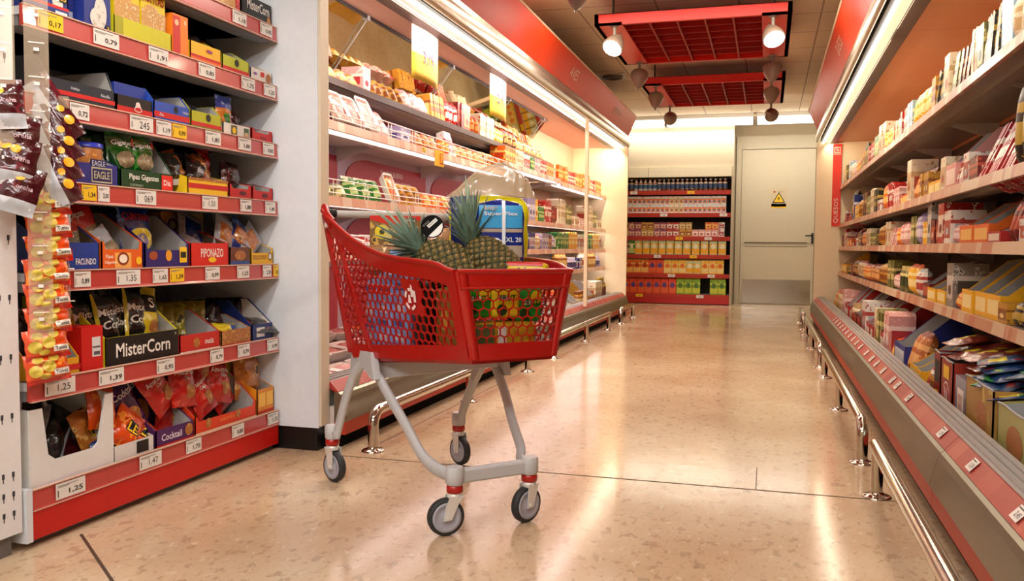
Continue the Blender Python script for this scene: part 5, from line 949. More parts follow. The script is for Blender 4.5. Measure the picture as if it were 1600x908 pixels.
fill('L', 'l4', 1.346, 1.315, 3.08, 6.10, [
    ('meat', 'red', 1, .13, .17, .045, 1.15), ('meat', 'orange', 1, .14, .17, .045, 1.2), ('sachet', 'ham', 2, .09, .06, .13, .3), ('meat', 'meat', 2, .15, .17, .04, 1.05), ('meat', 'pink', 1, .15, .19, .04, 1.1), ('sachet', 'pink', 2, .10, .05, .19, .5), ('gap', 0, 0, .06, 0, 0), ('box', 'lilac', 1, .14, .14, .09),
    ('sachet', 'ham', 4, .11, .10, .12, .3), ('sachet', 'orange', 2, .08, .06, .10), ('box', 'white', 1, .12, .05, .17, .3), ('sachet', 'ham', 5, .12, .10, .12, .3), ('sachet', 'gold', 3, .13, .09, .14, .3), ('meat', 'meat', 3, .14, .16, .04, .9), ('box', 'orange', 2, .16, .12, .12)], R2g, hmax=.19)
write_labels('l4', 'upper wired shelf, meat chiller', ('near end', 'just before'))
fill('L', 'l3', 1.011, 1.30, 3.08, 6.10, [
    ('meat', 'red', 2, .16, .18, .045, .35), ('sachet', 'olive', 2, .14, .06, .09, .4), ('sachet', 'green', 3, .12, .06, .13, .3), ('meat', 'orange', 1, .12, .16, .04, 1.2), ('sachet', 'white', 1, .09, .05, .12, .3), ('sachet', 'gold', 3, .11, .07, .14, .3), ('sachet', 'orange', 3, .13, .06, .11, .3), ('meat', 'ham', 4, .16, .18, .04, .4),
    ('sachet', 'pink', 4, .12, .08, .13), ('sachet', 'cream', 4, .12, .08, .14)], R2g, hmax=.19)
write_labels('l3', 'middle wired shelf, meat chiller', ('near end', 'just before'))
fill('L', 'l2', .766, 1.30, 3.08, 6.10, [('meat', 'meat', 4, .16, .18, .045, .3), ('meat', 'red', 3, .16, .18, .045, .3), ('sachet', 'pink', 4, .13, .08, .12), ('meat', 'ham', 3, .16, .18, .045, .3)], R2g, hmax=.15)
write_labels('l2', 'lower wired shelf, meat chiller', ('near end', 'just before'))
for r_, d0 in enumerate((1.20, 1.40, 1.58)):
    fill('L', 'ld%d' % r_, .19 + .05 * r_, d0, 3.08, 6.1, [('meat', 'pink', 3, .20, .16, .05, .10), ('meat', 'meat', 3, .20, .16, .05, .12), ('meat', 'orange', 2, .20, .16, .05, .10)], R2g)
    write_labels('ld%d' % r_, ['front', 'middle', 'back'][r_] + ' row, meat chiller deck', ('near end', 'just before'))
for nm, z, hm, w_ in (('m4', 1.421, .15, 'top railed shelf beyond the wired ones'), ('m3', 1.011, .24, 'third shelf beyond the wired ones'), ('m2', .776, .2, 'second shelf beyond the wired ones'), ('m1', .571, .17, 'lowest shelf beyond the wired ones')):
    sp = {'m4': [('box', 'orange', 3, .09, .12, .13), ('slim', 'cream', 4, .05, .12, .13), ('box', 'white', 3, .07, .12, .12), ('slim', 'green', 2, .06, .12, .12), ('box', 'pink', 3, .06, .12, .12), ('slim', 'red', 4, .05, .12, .13)],
          'm3': [('slim', 'wine', 3, .07, .12, .16), ('sachet', 'cream', 2, .09, .08, .14), ('display', 'yellow', 2, .13, .16, .2), ('box', 'lilac', 2, .10, .12, .19), ('box', 'yellow', 1, .10, .12, .19), ('slim', 'green', 3, .07, .12, .13), ('slim', 'red', 3, .08, .12, .2)],
          'm2': [('box', 'brown', 2, .07, .12, .13), ('sachet', 'lilac', 3, .11, .08, .14), ('sachet', 'gold', 2, .10, .07, .09), ('box', 'blue', 3, .06, .12, .14), ('sachet', 'cream', 2, .10, .07, .13), ('box', 'lilac', 3, .08, .12, .14)],
          'm1': [('tub', 'grey', 3, .10, .10, .08), ('sachet', 'white', 3, .11, .08, .10), ('box', 'black', 3, .09, .12, .07), ('tub', 'olive', 3, .11, .11, .08), ('box', 'gold', 4, .12, .12, .05)]}[nm]
    fill('L', nm, z, 1.315, 6.2, 7.8, sp, R2g, hmax=hm); write_labels(nm, w_, ('near end', 'just before'))
fill('L', 'md', .185, 1.2, 6.12, 7.8, [('box', 'orange', 3, .12, .16, .22), ('box', 'blue', 5, .09, .16, .20), ('box', 'red', 3, .12, .16, .2)], R2g); write_labels('md', 'deck below the railed shelves', ('near end', 'just before'))
for nm, z, hm, w_ in (('f4', 1.401, .18, 'top shelf, farthest left chiller'), ('f3', 1.011, .26, 'third shelf, farthest left chiller'), ('f2', .776, .2, 'second shelf, farthest left chiller'), ('f1', .571, .17, 'lowest shelf, farthest left chiller')):
    sp = {'f4': [('slim', 'orange', 5, .07, .12, .17), ('slim', 'red', 4, .08, .12, .14), ('box', 'orange', 3, .12, .12, .15)],
          'f3': [('slim', 'cream', 4, .08, .12, .24), ('slim', 'olive', 3, .08, .12, .2), ('box', 'cream', 3, .12, .12, .10), ('slim', 'pink', 3, .12, .12, .09)],
          'f2': [('slim', 'green', 5, .09, .12, .16), ('slim', 'yellow', 4, .09, .12, .17), ('box', 'white', 3, .12, .12, .15)],
          'f1': [('bottle', 'gold', 5, .08, .08, .17), ('jar', 'lilac', 5, .08, .08, .12), ('box', 'blue', 3, .09, .12, .11), ('bottle', 'cream', 4, .09, .09, .16)]}[nm]
    fill('L', nm, z, 1.315, 7.92, 10.1, sp, R2g, hmax=hm); write_labels(nm, w_, ('near end', 'just before'))
fill('L', 'fd', .185, 1.19, 7.92, 10.05, [('display', 'cream', 2, .22, .22, .20), ('jar', 'gold', 4, .09, .09, .17), ('display', 'gold', 2, .20, .22, .26), ('box', 'cream', 3, .12, .16, .24), ('bottle', 'black', 3, .10, .10, .27)], R2g, hmax=.29); write_labels('fd', 'deck, farthest left chiller', ('near end', 'just before'))

# ------------------------------------------------------------ drinks shelving against the back wall
bs = empty('drinks_shelving', (-1.55, 12.36, 0), 0, 'red-edged drinks shelving against the back wall left of the grey door', 'shelving')
def BB(mb, name, m, parent=None):
    mb.v = [tuple(Vector(v) - Vector((-1.55, 12.36, 0))) for v in mb.v]; o = mb.build(name, m, bs)
    if parent: o.parent = parent
    return o
bx0, bx1 = -2.58, -.505; BZ = [(.14, .0), (.43, .0), (.70, .0), (.955, .0), (1.285, .0), (1.60, .0)]
BB(MB().box(bx0, bx1, 12.84, 12.87, 0, 1.79), 'back_board', mat('drinks_back', '#3c2c22', .7))
BB(MB().box(bx0, bx1, 12.37, 12.84, .01, .12), 'base_box', REDP)
for i, (z, _) in enumerate(BZ):
    s = BB(MB().box(bx0, bx1, 12.39, 12.84, z - .02, z), 'shelf', GBODY)
    BB(MB().prism([(12.372, z - .055), (12.366, z + .004), (12.39, z + .004), (12.39, z - .055)], bx0, bx1, 0, 'x'), 'price_rail', mat('rail_red_far', '#b83428', .4), s)
    for k, x in enumerate([(-1.75, -.9), (-1.3, -.75), (-1.5, -1.0), (-1.2, -.8), (-1.42, -.6), (-1.85, -1.05)][i]):
        t = MB().box(x - .05, x + .05, 12.362, 12.368, z - .045, z - .004, 0); t.text('1,20', Matrix.Translation((x, 12.3612, z - .025)) @ Matrix.Rotation(PI / 2, 4, 'X'), .022, 1); BB(t, 'price_tag', [TAGY if (i + k) % 3 == 0 else TAGW, INK], s)
R3g = random.Random(5)
def brow(key, z, lots, w_, d0=12.385, x0=-2.45, x1=-.52, hmax=.3): fill('B', key, z, d0, x0, x1, lots, R3g, hmax=hmax); write_labels(key, w_, ('left end', 'left of'))
pal('ora', 'pale green and yellow juice', '#c4d4a0', '#f0b414', '#f4ecc8', '#dce0b4', 26); pal('grn', 'green juice', '#78a824', '#c4d43c', '#4c7c28', '#94bc3c', 26); pal('rdj', 'red juice', '#dc3818', '#e8642c', '#5c3c8c', '#e84c20', 26); pal('yel', 'yellow juice', '#f0b81c', '#f4dc8c', '#e87820', '#f4c848', 26)
pal('milk', 'white and blue drink', '#dce4e8', '#e0782c', '#3c6c9c', '#c8d4d8', 40); pal('choc', 'brown and white drink', '#7c4420', '#e8e4dc', '#3c5c8c', '#c8b49c', 40); pal('mix', 'purple juice', '#8c3c5c', '#d8b4a4', '#b45c4c', '#a04c6c', 30); pal('mul', 'mixed fruit', '#b08c4c', '#d8c88c', '#a84c3c', '#c8a85c', 30)
brow('b6', 1.60, [('bottle', 'choc', 2, .062, .062, .165), ('bottle', 'choc', 7, .060, .062, .165, 0, .006), ('bottle', 'milk', 5, .062, .06, .165), ('bottle', 'choc', 8, .06, .06, .165)], 'back bay top shelf', hmax=.17)
brow('b5', 1.285, [('box', 'milk', 9, .062, .06, .118, 0, .003), ('box', 'milk', 8, .062, .06, .118, 0, .003), ('box', 'cream', 3, .062, .06, .118, 0, .003)], 'back bay fifth shelf, lower layer')
brow('b5u', 1.405, [('box', 'milk', 9, .062, .06, .118, 0, .003), ('box', 'milk', 8, .062, .06, .118, 0, .003), ('box', 'cream', 3, .062, .06, .118, 0, .003)], 'back bay fifth shelf, upper layer', hmax=.12)
brow('b4', .955, [('box', 'white', 2, .085, .08, .10), ('box', 'black', 2, .085, .08, .10), ('box', 'mul', 2, .085, .08, .10), ('box', 'mix', 2, .085, .08, .10), ('box', 'mul', 2, .085, .08, .10), ('box', 'mix', 2, .085, .08, .10), ('box', 'red', 2, .085, .08, .10), ('box', 'gold', 2, .085, .08, .10), ('box', 'pink', 4, .085, .08, .10)], 'back bay fourth shelf, lower layer')
brow('b4u', 1.057, [('box', 'white', 2, .085, .08, .10), ('box', 'black', 2, .085, .08, .10), ('box', 'gold', 2, .085, .08, .10), ('box', 'mix', 2, .085, .08, .10), ('box', 'gold', 2, .085, .08, .10), ('box', 'mix', 2, .085, .08, .10), ('box', 'red', 2, .085, .08, .10), ('box', 'mul', 2, .085, .08, .10), ('gap', 0, 0, .18, 0, 0), ('box', 'orange', 2, .085, .08, .10)], 'back bay fourth shelf, upper layer', hmax=.12)
brow('b3', .70, [('carton', 'mix', 4, .085, .08, .22), ('carton', 'mix', 2, .085, .08, .22), ('carton', 'green', 1, .085, .08, .22), ('carton', 'ora', 5, .10, .08, .22, 0, .012), ('carton', 'ora', 6, .105, .08, .215, 0, .016)], 'back bay third shelf')
brow('b2', .43, [('carton', 'orange', 5, .095, .08, .21), ('carton', 'orange', 3, .105, .08, .21), ('carton', 'rdj', 2, .105, .08, .21), ('carton', 'yel', 3, .10, .08, .205), ('carton', 'ora', 2, .10, .08, .205), ('carton', 'yel', 5, .10, .08, .205)], 'back bay second shelf')
brow('b1', .14, [('carton', 'rdj', 11, .105, .08, .23, 0, .006), ('carton', 'grn', 3, .105, .08, .23, 0, .006), ('gap', 0, 0, .13, 0, 0), ('carton', 'grn', 2, .105, .08, .23, 0, .004), ('gap', 0, 0, .5, 0, 0)], 'back bay bottom shelf')
# ------------------------------------------------------------ the shopping cart (local: x forward, y to its left-away side, so y = -t)
CX, CY, CYAW = -1.235, 2.78, -.753
cart = empty('shopping_cart', (CX, CY, 0), CYAW, 'red plastic shopping cart with light grey legs standing in the aisle, loaded with groceries', 'shopping cart')
CM = Matrix.Translation((CX, CY, 0)) @ Matrix.Rotation(CYAW, 4, 'Z')
CRED = mat('cart_red_plastic', '#a6110a', .33, coat=.25, bump=.05, bscale=300); CGREY = mat('cart_grey_plastic', '#b9bbbd', .45); RUB = mat('tyre_rubber', '#26272a', .6); HUB = mat('wheel_hub_grey', '#a2a2ac', .45); ZINC = mat('zinc_fork', '#dcdcd6', .4, .3)
def lerp(a, b, t): return a + (b - a) * t
TOPC = [(-.055, .925), (-.04, .914), (.0, .893), (.07, .864), (.14, .836), (.212, .812), (.30, .789), (.40, .770), (.50, .762), (.613, .757), (.68, .754), (.726, .748), (.765, .738), (.80, .732)]
def ztop(s):
    s = max(TOPC[0][0], min(TOPC[-1][0], s))
    for (a, za), (b, zb) in zip(TOPC, TOPC[1:]):
        if s <= b: return lerp(za, zb, (s - a) / (b - a))
    return TOPC[-1][1]
def zbot(s): return .448 + (s - .13) / .67 * .062 if s > .13 else .448 + (.13 - s) * 2.6
def tt(s): return .255 - (s + .04) / .85 * .077
def tb(s): return .217 - (s - .13) / .67 * .083 if s > .13 else .217 + (.13 - s) * .16
def side(s, z, sg, off=0.):
    f = (z - zbot(s)) / max(.01, ztop(s) - zbot(s)); f = max(-.1, min(1.05, f)); return (s, -sg * (lerp(tb(s), tt(s), f) + off), z)
HW, HR = .0325, .0245
def hexcell(mb, cx, cz, fn, hole=.86):
    o = []; i = []
    for k in range(6):
        a = PI / 3 * k + PI / 6; ox = math.cos(a) * HW / math.sqrt(3); oz = math.sin(a) * HR / 1.5
        o.append(fn(cx + ox, cz + oz)); i.append(fn(cx + ox * hole, cz + oz * hole))
    mb.add(o + i, [(k, (k + 1) % 6, 6 + (k + 1) % 6, 6 + k) for k in range(6)], 0)
def hexplate(mb, cx, cz, fn):
    mb.add([fn(cx + math.cos(PI / 3 * k + PI / 6) * HW / math.sqrt(3), cz + math.sin(PI / 3 * k + PI / 6) * HR / 1.5) for k in range(6)], [(0, 1, 2, 3, 4, 5)], 0)
def rib_s(z): return .085 + (.806 - z) / (.806 - .46) * .185      # the slanted rib near the rear of each side
def rear_s(z): return -.05 + (.905 - z) / (.905 - .452) * .175
for sg in (1, -1):
    m = MB(); r = 0; z = .47
    while z < .90:
        s = -.06 + (HW / 2 if r % 2 else 0)
        while s < .79:
            zb, zt = zbot(s), ztop(s)
            if zb + .022 < z < zt - .028 and s > rear_s(z) + .012 and s < .775:
                logo = abs(s - .545) < .05 and abs(z - .655) < .055
                word = .28 < s < .42 and .655 < z < .675
                if logo: hexplate(m, s, z, lambda a, b: side(a, b, sg))
                else: hexcell(m, s, z, lambda a, b: side(a, b, sg), .85 if not word else .5)
            s += HW
        z += HR; r += 1
    m.build('side_panel', CRED, cart, solid=.0045)
    f = MB()
    def band(pts, w1, thick=.010, sg=sg):   # thick frame strip: pts (s, z_lo, z_hi)
        rings = []
        for s, a, b in pts: rings.append([Vector(side(s, a, sg, thick * .6)), Vector(side(s, b, sg, thick * .6)), Vector(side(s, b, sg, -thick * .4)), Vector(side(s, a, sg, -thick * .4))])
        f.ring(rings, 0, False)
    band([(s, ztop(s) - .048, ztop(s)) for s, _ in TOPC], 0)
    band([(.10 + .70 * k / 14, zbot(.10 + .70 * k / 14) - .012, zbot(.10 + .70 * k / 14) + .03) for k in range(15)], 0)
    for fn, w in ((rear_s, .022), (rib_s, .019)):
        rings = []
        for k in range(13):
            z_ = lerp(.452, .90 if fn is rear_s else .815, k / 12); s_ = fn(z_); ww = w * (.8 + .5 * k / 12)
            rings.append([Vector(side(s_ - ww / 2, z_, sg, .008)), Vector(side(s_ + ww / 2, z_, sg, .008)), Vector(side(s_ + ww / 2, z_, sg, -.005)), Vector(side(s_ - ww / 2, z_, sg, -.005))])
        f.ring(rings, 0, False)
    band([(.762, zbot(.762), ztop(.762) - .01), (.785, zbot(.785), ztop(.785) - .005), (.80, .51, .732)], 0, .012)
    # rounded top lip
    f.tube([side(s, z_, sg, .004) for s, z_ in TOPC], .0075, 8)
    # handle horn
    f.tube([side(.03, .868, sg), side(-.02, .895, sg), side(-.052, .918, sg), side(-.066, .930, sg)], [.021, .022, .021, .014], 12, 0, sx=1.0, sy=.55)
    f.build('side_frame', CRED, cart)
    MB().lathe([(.009, -.004), (.010, 0), (.009, .004)], 16, 0, Matrix.Translation(side(-.008, .865, sg, .009)) @ Matrix.Rotation(PI / 2, 4, 'X')).build('rivet', mat('rivet_pale', '#e4d8d4', .4), cart)
# white emblem on the near side panel
em = MB(); fnl = lambda p: Vector(side(p.x + .045, p.y, 1, .006))
for a0, a1, r_ in ((.5, 1.9, .027), (2.3, 3.0, .027), (3.6, 4.4, .027), (4.8, 5.6, .027)):
    pts = [(a0 + (a1 - a0) * k / 6) for k in range(7)]
    vs = [fnl(Vector((.50 + math.cos(a) * (r_ + w_), .648 + math.sin(a) * (r_ + w_) * 1.0))) for a in pts for w_ in (-.004, .005)]
    em.add(vs, [(2 * k, 2 * k + 2, 2 * k + 3, 2 * k + 1) for k in range(6)])
em.add([fnl(Vector(p)) for p in ((.505, .655), (.515, .655), (.514, .684), (.507, .69))], [(0, 1, 2, 3)]); em.add([fnl(Vector(p)) for p in ((.518, .64), (.530, .64), (.530, .672), (.518, .672))], [(0, 1, 2, 3)])
em.add([fnl(Vector(p)) for p in ((.487, .637), (.503, .637), (.499, .66), (.491, .66))], [(0, 1, 2, 3)])
em.build('white_emblem', mat('emblem_white', '#ecdcd8', .4), cart, solid=.001)
# front panel
def fr(x, z, off=0.):
    f = (z - .51) / .222; hw = lerp(.134, .178, f); c = x / .16; return (.80 + .004 * f + .016 * (1 - min(1, abs(c)) ** 3) * .6 + off, x * hw / .16, z)
m = MB(); r = 0; z = .548
while z < .705:
    x = -.146 + (HW / 2 if r % 2 else 0)
    while x < .148: hexcell(m, x, z, fr, .86); x += HW * .92
    z += HR; r += 1
m.build('front_panel', CRED, cart, solid=.0045)
f = MB()
def fband(z0, z1, t=.007, x0=-.16, x1=.16, n=12):
    rings = []
    for k in range(n + 1):
        x = lerp(x0, x1, k / n); rings.append([Vector(fr(x, z0, t)), Vector(fr(x, z1, t)), Vector(fr(x, z1, -.005)), Vector(fr(x, z0, -.005))])
    f.ring(rings, 0, False)
fband(.498, .542); fband(.692, .733, .008)
for s_ in (-1, 1):
    rings = [[Vector(fr(s_ * .163, z_, -.012)), Vector(fr(s_ * .163, z_, .004)), Vector(fr(s_ * .150, z_, .010)), Vector(fr(s_ * .136, z_, .008)), Vector(fr(s_ * .136, z_, -.004))] for z_ in (.50, .56, .62, .68, .733)]
    f.ring(rings, 0, True)
f.tube([fr(-.16 + .32 * k / 14, .733, .004) for k in range(15)], .0075, 8)
f.tube([fr(-.16 + .32 * k / 14, .690, .007) for k in range(15)], .004, 6)
f.build('front_frame', CRED, cart)
# floor, rear gate, underside skirt
m = MB(); m.prism([(.12, -.21), (.80, -.13), (.80, .13), (.12, .21)], .0, .006, 0, 'z'); m.v = [(x, y, z + zbot(x) - .004) for x, y, z in m.v]
m.build('basket_floor', CRED, cart)
sk = MB(); rings = []
for s_, w in ((.12, .222), (.30, .198), (.50, .173), (.70, .148), (.795, .136)):
    zb = zbot(s_); rings.append([Vector((s_, -w, zb + .012)), Vector((s_, w, zb + .012)), Vector((s_, w - .012, zb - .022)), Vector((s_, -w + .012, zb - .022))])
sk.ring(rings, 0, False); sk.build('basket_skirt', CRED, cart)
m = MB(); r = 0; z = .50
def gate(x, z): return (rear_s(z) + .018, x, z)
while z < .76:
    x = -.20 + (HW / 2 if r % 2 else 0)
    while x < .21: hexcell(m, x, z, gate, .8); x += HW
    z += HR; r += 1
m.build('rear_gate', CRED, cart, solid=.004)
g2 = MB(); g2.tube([gate(-.225, .775), gate(.225, .775)], .010, 8); g2.tube([gate(-.21, .47), gate(.21, .47)], .010, 8); g2.build('gate_frame', CRED, cart)
# handle bar
hb = MB(); a = Vector(side(-.045, .905, 1)); b = Vector(side(-.045, .905, -1)); hb.tube([a.lerp(b, .03), a.lerp(b, .97)], .0125, 16); hb.build('handle_bar', mat('handle_grey', '#b4b2ac', .4), cart)
for t_ in (.035, .965):
    p = a.lerp(b, t_); d = (b - a).normalized() * .018; MB().tube([p - d, p + d], .0165, 14).build('handle_sleeve', BLACK, cart)
# grey chassis: arched side frames, cross beams, sockets
def leg(path, rx, ry, name='leg'):
    return MB().tube(path, 1.0, 12, 0, False, rx, ry, up=(0, 1, 0)).build(name, CGREY, cart)
def smooth(pts, n=5):
    P = [Vector(p) for p in pts]; out = []
    for i in range(len(P) - 1):
        p0 = P[max(i - 1, 0)]; p1 = P[i]; p2 = P[i + 1]; p3 = P[min(i + 2, len(P) - 1)]
        for k in range(n):
            t = k / n; out.append(.5 * ((2 * p1) + (-p0 + p2) * t + (2 * p0 - 5 * p1 + 4 * p2 - p3) * t * t + (-p0 + 3 * p1 - 3 * p2 + p3) * t ** 3))
    return out + [P[-1]]
for sg in (1, -1):
    k = .0 if sg > 0 else .09
    leg(smooth([(.20 + k * .9, -sg * .203, .425), (.145 + k * .8, -sg * .212, .385), (.09 + k * .4, -sg * .222, .30), (.045, -sg * .231, .20), (.03, -sg * .236, .158)]), .0125, .020)
    leg(smooth([(.205 + k * 1.1, -sg * .203, .432), (.275 + k, -sg * .190, .40), (.355 + k, -sg * .177, .335), (.447 + k * .8, -sg * .161, .26), (.52 + k * .8, -sg * .148, .195), (.585 + k * .3, -sg * .136, .167), (.66, -sg * .124, .16)]), .0125, .020)
    sd = MB(); w_ = .006
    sd.prism([(.118 + k, .462), (.288 + k * 1.2, .468), (.318 + k * 1.1, .385), (.282 + k, .388), (.245 + k, .408), (.205 + k, .415), (.168 + k, .402), (.145 + k, .375), (.118 + k * .9, .335), (.100 + k * .9, .345)], -sg * .203 - .012, -sg * .203 + .012, 0, 'y'); sd.build('saddle', CGREY, cart, bevel=.004)
    # rear sockets and front sockets
    MB().lathe([(.022, .145), (.025, .150), (.0255, .186), (.021, .192)], 20, 0, Matrix.Translation((0, -sg * .239, 0))).tube([(.0, -sg * .239, .168), (.04, -sg * .234, .172)], .014, 8).build('caster_socket', CGREY, cart)
    MB().lathe([(.022, .140), (.026, .145), (.026, .184), (.022, .190)], 20, 0, Matrix.Translation((.687, -sg * .121, 0))).build('caster_socket', CGREY, cart)
fbm = MB(); fbm.prism([(.672, .142), (.697, .142), (.700, .148), (.700, .176), (.696, .182), (.674, .182)], -.121, .121, 0, 'y'); fbm.build('front_crossbeam', CGREY, cart, bevel=.003)
cb = MB(); p0 = Vector((.235, -.185, .405)); p1 = Vector((.42, .165, .425)); d = (p1 - p0).normalized(); n = Vector((-d.y, d.x, 0)).normalized()
cb.add([p0 + n * .02 + Vector((0, 0, -.028)), p0 - n * .02 + Vector((0, 0, -.028)), p1 - n * .02 + Vector((0, 0, -.006)), p1 + n * .02 + Vector((0, 0, -.006)), p0 + n * .02 + Vector((0, 0, .028)), p0 - n * .02 + Vector((0, 0, .028)), p1 - n * .02 + Vector((0, 0, .012)), p1 + n * .02 + Vector((0, 0, .012))],
       [(0, 3, 2, 1), (4, 5, 6, 7), (0, 1, 5, 4), (1, 2, 6, 5), (2, 3, 7, 6), (3, 0, 4, 7)]); cb.build('under_basket_beam', CGREY, cart, bevel=.003)
# casters: (socket, wheel normal in world, offset along rolling direction)
def caster(s, t, nw, off, z0, R=.0525):
    e = CM.inverted().to_3x3() @ Vector((*nw, 0)).normalized(); e.z = 0; e.normalize(); roll = Vector((-e.y, e.x, 0)); c = Vector((s, -t, 0)) + roll * off
    M = Matrix(((e.x, roll.x, 0, c.x), (e.y, roll.y, 0, c.y), (0, 0, 1, R), (0, 0, 0, 1)))   # local x = axle
    rot = M @ Matrix.Rotation(PI / 2, 4, 'Y')
    cr = MB().lathe([(.020, z0 - .024), (.0235, z0 - .021), (.0235, z0 - .006), (.020, z0 - .002)], 20, 0, Matrix.Translation((s, -t, 0))).build('caster_collar', CRED, cart)
    w = MB().lathe([(.039, -.0125), (R - .006, -.0135), (R - .001, -.009), (R, 0), (R - .001, .009), (R - .006, .0135), (.039, .0125)], 36, 0, rot, False); w.build('tyre', RUB, cart)
    h = MB().lathe([(.002, -.0145), (.012, -.0145), (.014, -.012), (.031, -.0115), (.033, -.0135), (.0415, -.0140), (.0415, .0140), (.033, .0135), (.031, .0115), (.014, .012), (.012, .0145), (.002, .0145)], 36, 0, rot); h.build('wheel_hub', HUB, cart)
    k = MB(); o2 = -off
    for sx in (-1, 1):
        pr = [(.012, -.006), (o2 * .5 + .020, .040), (o2 + .021, z0 - R - .030), (o2 - .019, z0 - R - .030), (-.014 + o2 * .3, .03), (-.012, -.008)]
        k.prism(pr, sx * .0175, sx * .0200, 0, 'x', False, M)
    k.lathe([(.020, z0 - .040), (.0215, z0 - .036), (.0215, z0 - .026), (.018, z0 - .024)], 18, 0, Matrix.Translation((s, -t, 0)))
    k.tube([M @ Vector((-.024, 0, 0)), M @ Vector((.024, 0, 0))], .0055, 10); k.build('caster_fork', ZINC, cart)
caster(.687, .121, (.62, -.78), -.026, .142); caster(.687, -.121, (.86, -.5), -.012, .142)
caster(.0, .239, (-.45, -.89), .012, .147); caster(.0, -.239, (-.56, -.83), .010, .147)

# ------------------------------------------------------------ what lies in the cart (each a thing of its own)
def cplace(o, s, t, z, R=None):
    o.matrix_world = Matrix.Translation(CM @ Vector((s, -t, z))) @ (R or Matrix.Identity(4)); return o
FACE = math.atan2(-.16, 1) * 0 + .30        # turned towards the aisle entrance
def RZ(a, x=0., y=0.): return Matrix.Rotation(a, 4, 'Z') @ Matrix.Rotation(x, 4, 'X') @ Matrix.Rotation(y, 4, 'Y')
def pineapple(label, s, t, z, axis, L, R, crown_dir, crown_len, seed, spread=1.):
    """axis points from tail to crown base, world space"""
    rr = random.Random(seed); ax = Vector(axis).normalized(); qt = ax.to_track_quat('Z', 'Y'); M = qt.to_matrix().to_4x4()
    e = bpy.data.objects.new('pineapple', None); COL.objects.link(e); e.location = CM @ Vector((s, -t, z)); tag(e, label, 'pineapple', 'pineapples in the shopping cart')
    NU, NV = 96, 72; b = MB()
    def fn(u, v):
        zz = -L / 2 + L * v; p = max(0., 1 - abs(2 * v - 1) ** 2.7) ** .5; a = 2 * PI * u
        m1 = (u * 13 + v * 8) % 1.; m2 = (u * 13 - v * 8) % 1.; d1 = abs(m1 - .5) * 2; d2 = abs(m2 - .5) * 2; bump = (1 - d1 ** 3) * (1 - d2 ** 3)
        tip = max(0, 1 - ((m1 - .5) ** 2 + (m2 - .5) ** 2) * 26)
        r = R * p * (.90 + .085 * bump + .045 * tip); return M @ Vector((math.cos(a) * r, math.sin(a) * r, zz))
    def mf(u, v):
        m1 = (u * 13 + v * 8) % 1.; m2 = (u * 13 - v * 8) % 1.; d = (m1 - .5) ** 2 + (m2 - .5) ** 2
        if abs(m1 - .5) > .40 or abs(m2 - .5) > .40: return 0
        return 2 if d < .022 else 1
    b.grid(fn, NU, NV, 0, True, mf)
    b.build('pineapple_body', [mat('pine_groove', '#23260f', .8, var=.3, bscale=60), printed('pine_eye', ['#5c5220', '#8c6430', '#3c4414', '#74602c'], 60, .6, False), mat('pine_tip', '#a07c50', .7, var=.25, bscale=90)], e)
    base = ax * (L / 2 - .006); cd = Vector(crown_dir).normalized(); b = MB()
    side1 = cd.orthogonal().normalized(); side2 = cd.cross(side1)
    for k in range(62):
        f = k / 61; ang = k * 2.399; up = .12 + .88 * f; ln = crown_len * (.42 + .62 * f ** .8) * (.85 + .3 * rr.random())
        outd = side1 * math.cos(ang) + side2 * math.sin(ang); tilt = (1.22 - 1.05 * f) * spread * (.9 + .2 * rr.random())
        d0 = (cd * math.cos(tilt * .8) + outd * math.sin(tilt * .8)).normalized(); p = base + cd * (.018 * f) + outd * .010 * (1 - f); wv = d0.cross(outd).normalized() if abs(d0.dot(outd)) < .99 else side2
        N_ = 7; L_ = []; C_ = []; R_ = []; cur = p.copy(); d = d0.copy()
        for j in range(N_ + 1):
            g = j / N_; w = .0115 * (1 - g) ** .7 * (1 - .35 * f) + .0003; nn = wv.cross(d).normalized()
            L_.append(cur + wv * w + nn * w * .35); R_.append(cur - wv * w + nn * w * .35); C_.append(cur.copy()); cur = cur + d * ln / N_; d = (d + outd * .07 * (1 - f) * spread + Vector((0, 0, -.02))).normalized()
        n = N_ + 1; b.add(L_ + C_ + R_, [(j, j + 1, n + j + 1, n + j) for j in range(N_)] + [(n + j, n + j + 1, 2 * n + j + 1, 2 * n + j) for j in range(N_)], 0 if f < .75 else 1, True)
    b.build('pineapple_crown', [mat('crown_leaf', '#6c8676', .5, var=.3, bscale=25), mat('crown_leaf_inner', '#8ea68c', .5, var=.25, bscale=25)], e, solid=.0008)
    return e
pineapple('front pineapple lying with its crown towards the cart handle', .530, .060, .742, (-.90, .05, .36), .215, .070, (-.72, .10, .70), .150, 1, 1.1)
pineapple('rear pineapple with upright crown beside the blue nappy pack', .625, -.035, .748, (-.80, .1, .60), .20, .064, (-.12, .0, 1.), .165, 2, .8)
tg = MB(); TM = Matrix.Rotation(PI / 2 * .9, 4, 'X'); tg.lathe([(.034, -.0008), (.034, .0008)], 32, 0, TM)
tg.disc(TM @ Matrix.Translation((0, 0, .0012)), .031, .031, 24, 0)
def tseg(a0, a1, m, zz): tg.add([TM @ Vector((.031 * math.cos(a0 + (a1 - a0) * k / 10), .031 * math.sin(a0 + (a1 - a0) * k / 10), zz)) for k in range(11)], [tuple(range(11))], m)
tseg(-1.9, .35, 1, .0016); tg.add([TM @ Matrix.Rotation(.75, 4, 'Z') @ Vector(p) for p in ((-.010, .002, .002), (.024, .002, .002), (.024, .012, .002), (-.010, .012, .002))], [(0, 1, 2, 3)], 1)
